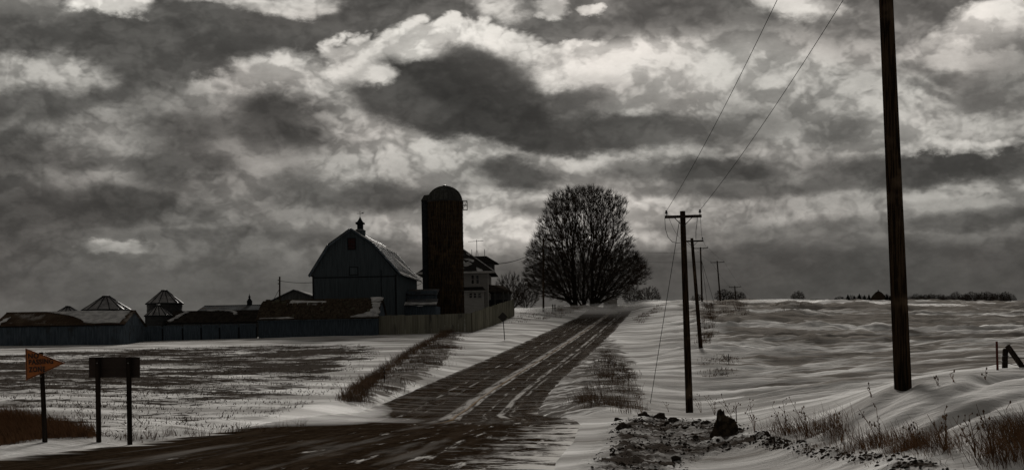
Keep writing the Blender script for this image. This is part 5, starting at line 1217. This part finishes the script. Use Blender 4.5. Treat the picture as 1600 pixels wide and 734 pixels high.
# ------------------------------------------------------------------ ground cover
def inpoly(poly, n, rng, pw=None):
    p = np.array(poly); lo, hi = p.min(0), p.max(0); out = np.empty((0, 2))
    while len(out) < n:
        q = rng.rand(n*3, 2)*(hi-lo)+lo; m_ = poly_d(q[:, 0], q[:, 1], poly) > 0
        if pw is not None: m_ &= rng.rand(len(q)) < pw(q[:, 0], q[:, 1])
        out = np.vstack([out, q[m_]])
        if m_.sum() == 0: break
    return out[:n]
def blades(name, xy, hmin, hmax, wmin, wmax, lean, wind, mat_, rng, label, sink=.05, cat=None, curl=1.0, kind='stuff', parent=None):
    n = len(xy); z = hgt(xy[:, 0], xy[:, 1])-sink
    h = rng.uniform(hmin, hmax, n)*rng.uniform(.6, 1.0, n); wd = rng.uniform(wmin, wmax, n); a = rng.uniform(0, 2*np.pi, n)
    l = np.abs(rng.normal(0, lean, n))+.05; dxy = np.stack([np.cos(a)*l+wind[0], np.sin(a)*l+wind[1]], -1)
    b = rng.uniform(0, np.pi, n); wv_ = np.stack([np.cos(b), np.sin(b)*.5, np.zeros(n)], -1)*wd[:, None]/2
    p0 = np.column_stack([xy, z]); 
    def at(f_, k): return p0+np.column_stack([dxy*(h*f_**(1+.7*curl))[:, None], h*f_*(1-.12*f_*l)])+wv_*k
    V_ = np.stack([at(0, 1), at(0, -1), at(.5, .85), at(.5, -.85), at(.8, .5), at(.8, -.5), at(1.0, .0)], 1).reshape(-1, 3)
    base = np.arange(n)[:, None]*7
    q1 = base+np.array([[0, 1, 3, 2]]); q2 = base+np.array([[2, 3, 5, 4]]); t1 = base+np.array([[4, 5, 6]])
    me_ = bpy.data.meshes.new(name); me_.from_pydata(V_.tolist(), [], q1.tolist()+q2.tolist()+t1.tolist()); me_.materials.append(mat_)
    ob = bpy.data.objects.new(name, me_); C.objects.link(ob); tag(ob, label, cat, None, kind); return ob
rng = np.random.RandomState(11)
# stubble stalks in the field, rows running across the slope
def rowpw(x, y): return (np.abs(np.mod(y+.3*x*0, .76)-.38) < .16)*np.clip(.35+1.3*fbm(x/7, y/3.4, 3), .05, 1)*np.clip((1.15-(y-40)/140), .15, 1)
sxy = np.vstack([inpoly(FIELD, 9000, rng, rowpw), inpoly(FIELD, 12000, rng, lambda x, y: np.clip(-.1+2.4*fbm(x/5+3, y/2.2, 4), .0, 1))]); sxy = sxy+rng.normal(0, .10, sxy.shape)
blades('stubble', sxy, .05, .22, .015, .05, 1.0, (.1, 0), M['stubble'], rng, 'broken corn stubble poking through the snow of the left field', .03)
# brush along the old fence line by the road
def tuft(n_t, poly, per, spread, rng, pw=None):
    c_ = inpoly(poly, n_t, rng, pw); return (np.repeat(c_, per, 0)+rng.normal(0, spread, (len(c_)*per, 2)))
b1 = tuft(300, BRUSH, 22, .40, rng, lambda x, y: np.clip(.3+1.5*fbm(x/4, y/5, 3), .03, 1))
blades('brush', b1, .18, .55, .012, .026, .5, (-.2, -.05), M['brush_dry'], rng, 'dark dry brush in the ditch left of the road', .1)
hl_ = [Gb(u, v) for u, v in ((548, 634), (565, 612), (585, 594), (612, 573), (640, 553), (668, 538), (690, 526), (706, 517))]
hx_ = np.array([tuple(p[:2]) for p in hl_]); print('hedge', [tuple(round(c,1) for c in p) for p in hl_]); tq = np.sort(rng.rand(520)); hc = np.column_stack([np.interp(tq*(len(hx_)-1), range(len(hx_)), hx_[:, 0]), np.interp(tq*(len(hx_)-1), range(len(hx_)), hx_[:, 1])])
hb = np.repeat(hc, 15, 0)+rng.normal(0, .34, (len(hc)*15, 2))
blades('hedge_brush', hb, .28, .78, .014, .03, .42, (-.15, 0), M['brush_dry'], rng, 'darker line of brush along the old fence left of the road', .1)
bk = tuft(85, plan([(925,600),(960,585),(995,612),(1003,640),(990,652),(925,648),(895,640)]), 30, .26, rng, lambda x, y: np.clip(.2+1.6*fbm(x/1.6, y/3, 3), .02, 1))
blades('roadside_grass', bk, .25, .75, .008, .018, .45, (-.2, 0), M['brush_dry'], rng, 'dark dry grass on the bank right of the road', .08)
bk2 = tuft(70, plan([(940,545),(975,570),(1000,600),(960,600),(925,585)]), 26, .3, rng)
blades('roadside_grass', bk2, .2, .55, .015, .03, .5, (-.2, 0), M['brush_dry'], rng, 'sparse grass higher up the bank right of the road', .08)
# brush line by the third pole and patches on the far field
for pl_, n_, lab, hmx in (([(1099,478),(1112,478),(1114,500),(1108,535),(1098,541),(1100,510)], 110, 'dark vertical strip of brush beside the third utility pole', .8),
                     ([(1098,560),(1140,557),(1143,572),(1128,592),(1098,590),(1110,575)], 40, 'low weeds in the snow to the right of the third pole', .38),
                     ([(1112,476),(1170,476),(1168,498),(1125,496)], 60, 'dark weeds along the far field edge behind the poles', .9),
                     ([(1200,478),(1270,477),(1278,485),(1215,490)], 60, 'faint patch of weeds below the lone tree on the crest', .6),
                     ([(870,481),(968,474),(975,479),(930,482),(868,487)], 150, 'dark weeds at the foot of the big tree', .9),
                     ([(820,485),(900,482),(880,496),(800,505)], 70, 'weeds on the snowy verge beyond the diamond sign', .5),
                     ([(985,500),(1030,476),(1040,478),(1000,505)], 40, 'weeds on the dark bank right of the road crest', .5)):
    tb = tuft(n_, plan(pl_), 34, .35, rng); blades('dry_weeds', tb, .3*hmx, hmx, .02, .045, .35, (.15, 0), M['brush_dry'], rng, lab, .1)
# dense rusty grass in the left ditch
dg_ = inpoly(plan([(-60,655),(0,650),(40,652),(90,664),(150,680),(156,690),(60,696),(-60,712)]), 15000, rng)
blades('ditch_grass', dg_, .30, .75, .008, .016, .38, (-.3, -.1), M['grass_dry'], rng, 'thick rusty dry grass at the foot of the pennant sign', .06)
dg2 = tuft(26, plan([(150,684),(480,664),(480,668),(200,690)]), 22, .10, rng)
blades('verge_weeds', dg2, .15, .5, .006, .012, .5, (.1, 0), M['grass_dry'], rng, 'scattered weeds on the verge behind the two-post sign', .04)
# foreground grass at the right: several leaning clumps
for pl_, n_, per, hm, lab in (([(1205,676),(1300,686),(1330,694),(1325,680),(1260,668),(1205,664)], 40, 26, .62, 'clump of dry grass left of the near pole in the foreground'),
                          ([(1325,694),(1360,706),(1372,700),(1345,688)], 9, 24, .50, 'small dry tuft leaning over snow between two larger clumps'),
                          ([(1365,690),(1440,690),(1510,716),(1498,722),(1420,710),(1368,700)], 46, 26, .50, 'long wind bent band of dry grass in the foreground'),
                          ([(1528,690),(1610,672),(1640,720),(1600,734),(1530,728),(1545,708)], 42, 34, .60, 'densest dry grass clump in the right foreground corner')):
    tb = tuft(n_, plan(pl_), per, .17, rng); blades('dry_grass', tb, .2, hm, .005, .010, .5, (-.28, -.05), M['grass_dry'], rng, lab, .05)
rg_ = tuft(50, RIDGE, 12, .10, rng); blades('ridge_grass', rg_, .04, .16, .005, .012, .7, (-.3, 0), M['brush_dry'], rng, 'matted grass along the low dirt ridge in the foreground', .02)
# single tall weeds
def weed(u, v, hpx, label, seed, lean=-.18, heads=4, nst=3, name='weed'):
    rn = random.Random(seed); o = G(u, v); s = F/o.y; h_ = hpx/s; q = MB(); hd = MB(); root = empty(name, o, 0, label, 'weed', 'tall dry weeds')
    for k in range(nst):
        a_ = rn.uniform(0, 6.28); l_ = rn.uniform(.4, 1.0)*h_; dirv = Vector((lean+math.cos(a_)*.28, math.sin(a_)*.28, 1)); pts = [Vector((0, 0, -.05))]
        for i in range(1, 7): pts.append(dirv*(l_*i/6)+Vector((lean*.5*l_*(i/6)**2, 0, rn.uniform(-.01, .01)))+Vector((rn.gauss(0, .008), rn.gauss(0, .008), 0)))
        q.tube(pts, [.009-.0009*i for i in range(7)], 4)
        for j in range(heads):
            i = rn.randrange(3, 7); p = pts[i]; e_ = p+Vector((rn.uniform(-.12, .12), rn.uniform(-.08, .08), rn.uniform(.03, .13)))*(h_/.9); q.tube([p, e_], .004, 3)
            r_ = rn.uniform(.010, .022); hd.lathe([(.001, -r_*1.4), (r_, 0), (.001, r_*1.6)], 5, c=(0, 0)); k0 = len(hd.v)-15
            hd.v[k0:] = [(x+e_.x, y+e_.y, z+e_.z) for x, y, z in hd.v[k0:]]
    q.build('stem', M['grass_dry'], root); hb_ = hd.build('seed_head', M['brush_dry'], root); hb_['kind'] = 'stuff'
for i, (u, v, hp, lab) in enumerate(((1150, 674, 58, 'tall twiggy weed just right of the snow capped stone'), (1180, 678, 44, 'slender weed standing right of the twiggy weed and stone'), (1228, 680, 66, 'tall thin weed at the left end of the first grass clump'), (1262, 684, 58, 'tall weed rising in the middle of the first grass clump'),
     (1316, 690, 56, 'dark tipped weed at the right end of the first grass clump'), (1375, 700, 62, 'weed leaning over the snow right of the small tuft'), (1432, 700, 50, 'weed with seed heads in the wind bent band'), (1478, 708, 62, 'tall weed near the right end of the wind bent band'),
     (1525, 716, 80, 'tall weed with hooked seed heads before the drift'), (1552, 716, 86, 'tallest seeded weed at the left of corner clump'), (1588, 722, 96, 'tall weed in the bottom right corner clump'),
     (1096, 646, 34, 'short weed close to the right of second pole'), (1117, 648, 36, 'forked weed between second pole and the stone'), (1003, 648, 34, 'bunch of pale weeds at the guy wire foot'), (1045, 644, 22, 'small weed left of the second pole foot'),
     (1466, 608, 24, 'thin weed on the drift crest right of near pole'), (1490, 606, 22, 'second thin weed on the drift crest right of near pole'), (1541, 592, 18, 'single stalk on the drift left of the marker stake'),
     (1362, 624, 20, 'weed on the drift just left of the near pole'), (230, 686, 20, 'small weed on verge right of the two-post sign'), (222, 690, 16, 'seeded weed at the right post of two-post sign'), (700, 597, 10, 'small twigs sticking from the roadside drift'), (128, 664, 34, 'bent weed above the ditch grass left of two-post sign'))):
    weed(u, v, hp, lab, i+50, nst=4 if hp > 30 else 2, heads=4 if hp > 30 else 2)
# thin stake in brush line and one in the field
for u, v, hp, lab in ((601, 603, 26, 'thin wooden stake in the brush line left of the road'), (1139, 574, 22, 'thin stake beside the snow patch right of third pole')):
    o = G(u, v); s = F/o.y; ob = MB().tube([(0, 0, -.2), (-.01, 0, hp/s*.5), (-.02, 0, hp/s)], [.03, .028, .025], 6).build('wooden_stake', M['post_wood']); ob.location = o; tag(ob, lab, 'stake')

# stones and frozen clods
def rocky(seed, n=3, amp=.35, sz=(1, 1, 1), peak=0.0):
    bm = bmesh.new(); bmesh.ops.create_icosphere(bm, subdivisions=n, radius=1)
    from mathutils import noise as mn
    for v in bm.verts:
        k = 1+amp*mn.noise(v.co*1.3+Vector((seed*7.1, seed, 0)))+amp*.6*mn.noise(v.co*3.1+Vector((seed, seed*3, 0)))+amp*.3*mn.noise(v.co*7+Vector((seed, 0, 2)))
        c0 = v.co*k
        if peak and c0.z > 0: f_ = 1-peak*min(1, c0.z); c0.x *= f_; c0.y *= f_; c0.z *= 1+.25*peak
        v.co = Vector((c0.x*sz[0], c0.y*sz[1], c0.z*sz[2]))
    me_ = bpy.data.meshes.new('rock'); bm.to_mesh(me_); bm.free(); me_.polygons.foreach_set('use_smooth', [True]*len(me_.polygons)); return me_
o = G(1134, 684); s = F/o.y; me_ = rocky(2, 4, .42, (20/s, 17/s, 33/s), .30); me_.materials.append(M['stone'])
ob = bpy.data.objects.new('boulder', me_); C.objects.link(ob); ob.location = o+Vector((0, .1, -.05)); tag(ob, 'pointed brown stone with snow banked on its left side', 'stone')
cl_me = []
for k in range(4):
    m2 = rocky(30+k, 2, .55, (1, .9, .62)); m2.materials.append(M['clod']); cl_me.append(m2)
rnd = random.Random(77)
for i, (u, v, r_px, lab) in enumerate(((1005, 655, 12, 'dark clod at the guy wire foot on the plowed bank'), (1031, 657, 13, 'pointed clod between guy wire foot and second pole'), (975, 677, 15, 'largest dark clod near the road edge of plowed bank'), (1052, 660, 10, 'flat clod left of the second pole foot'), (1007, 666, 8, 'small clod in front of the guy wire foot clod'),
     (1088, 666, 10, 'low clod midway between second pole and stone'), (1104, 667, 8, 'low clod just left of the snow banked stone'), (1070, 673, 8, 'clod half buried in drifted snow below second pole'), (966, 660, 8, 'clod on the snow edge by the road bank'), (1042, 703, 8, 'clod in the middle of dirty plowed snow'), (1140, 706, 7, 'clod in dirty snow below the pointed stone'), (1056, 724, 9, 'clod at the bottom edge of the dirty plowed snow'))):
    o = G(u, v); s = F/o.y; ob = bpy.data.objects.new('clod', cl_me[i % 4]); C.objects.link(ob); ob.location = o; q = r_px/s; ob.scale = (q*1.1, q, q*.95); ob.rotation_euler = (0, 0, rnd.uniform(0, 6)); tag(ob, lab, 'clod', 'frozen clods on the plowed bank')
# loose crumbs of dirty snow
cx_ = np.vstack([inpoly(RIDGE, 500, rng), inpoly(PLOW, 1800, rng, lambda x, y: np.clip(.35+1.2*fbm(x/.9, y/1.2, 3), .05, 1))]); cz_ = hgt(cx_[:, 0], cx_[:, 1])
ico = rocky(60, 1, .5, (1, 1, .7)); iv = np.array([v.co[:] for v in ico.vertices]); fi = np.array([p.vertices[:] for p in ico.polygons])
n = len(cx_); sz = rng.uniform(.010, .038, n)*np.where(rng.rand(n) < .08, 2.0, 1); th = rng.uniform(0, 6.28, n)
rx_ = np.cos(th)[:, None]*iv[:, 0]-np.sin(th)[:, None]*iv[:, 1]; ry_ = np.sin(th)[:, None]*iv[:, 0]+np.cos(th)[:, None]*iv[:, 1]
vv = np.stack([rx_*sz[:, None]+cx_[:, :1], ry_*sz[:, None]+cx_[:, 1:], iv[None, :, 2]*sz[:, None]+cz_[:, None]], -1).reshape(-1, 3); ff = (fi[None]+(np.arange(n)*len(iv))[:, None, None]).reshape(-1, 3)
me_ = bpy.data.meshes.new('dirt_crumbs'); me_.from_pydata(vv.tolist(), [], ff.tolist()); me_.materials.append(M['clod']); ob = bpy.data.objects.new('dirt_crumbs', me_); C.objects.link(ob); tag(ob, 'crumbs of frozen dirt and snow thrown up by the plow', None, None, 'stuff')

# snow smoking low over the road: flat lens-shaped drifts of thin white air
bs = MB(); rnd = random.Random(19)
def puff(u, v, d, rx, ry, rz, yaw=0.0, up=.25):
    o = P(u, v, d); o.z = H(o.x, o.y)+rz*up; n = 18; m_ = 9; vs = [(0, 0, -1)]; 
    for i in range(1, m_):
        for j in range(n):
            a_ = 2*math.pi*j/n; c_ = -math.cos(math.pi*i/m_); s_ = math.sin(math.pi*i/m_); k = 1+.10*math.sin(3*a_+u)+.08*math.sin(5*a_+v); vs.append((s_*math.cos(a_)*k, s_*math.sin(a_)*k, c_))
    vs.append((0, 0, 1)); L_ = len(vs)-1
    fs = [(0, 1+(j+1) % n, 1+j) for j in range(n)]+[(L_, L_-n+j, L_-n+(j+1) % n) for j in range(n)]
    fs += [(1+i*n+j, 1+i*n+(j+1) % n, 1+(i+1)*n+(j+1) % n, 1+(i+1)*n+j) for i in range(m_-2) for j in range(n)]
    ca, sa = math.cos(yaw), math.sin(yaw)
    bs.add([(o.x+x*rx*ca-y*ry*sa, o.y+x*rx*sa+y*ry*ca, o.z+z*rz) for x, y, z in vs], fs)
for i in range(2): puff(520+i*60+rnd.uniform(-15, 15), 655, 54-i*.35+rnd.uniform(-2, 2), rnd.uniform(1.6, 2.6), rnd.uniform(.8, 1.4), rnd.uniform(.10, .20), rnd.uniform(-.1, .1))
for u, v, d, rx, rz in ((505, 652, 54, 2.4, .40), (530, 640, 60, 2.2, .40), (475, 662, 49, 2.2, .25)): puff(u, v, d, rx, 1.6, rz, .5)
for i in range(9): puff(915+i*12, 484, 240+rnd.uniform(-8, 14), rnd.uniform(3.5, 6.5), rnd.uniform(2, 4), rnd.uniform(.45, .95), rnd.uniform(-.2, .2))
for u, v, d in ((835, 486, 230), (860, 484, 240), (812, 486, 226), (890, 482, 246)): puff(u, v, d, 4.5, 3, .6)
for i in range(8): puff(rnd.uniform(1180, 1560), 474, 262+rnd.uniform(-10, 10), rnd.uniform(5, 9), 3, rnd.uniform(.25, .45))
m, t, b = principled('snow_smoke'); m.node_tree.nodes.clear(); t = NT(m.node_tree); pv = t.n('ShaderNodeVolumePrincipled'); om = t.n('ShaderNodeOutputMaterial'); t.link(pv.outputs[0], om.inputs['Volume'])
pv.inputs['Color'].default_value = (.93, .92, .91, 1); pv.inputs['Density'].default_value = .11; pv.inputs['Anisotropy'].default_value = .35
ob = bs.build('blowing_snow', m); tag(ob, 'thin blowing snow smoking low across the road and hill crest', None, None, 'stuff')
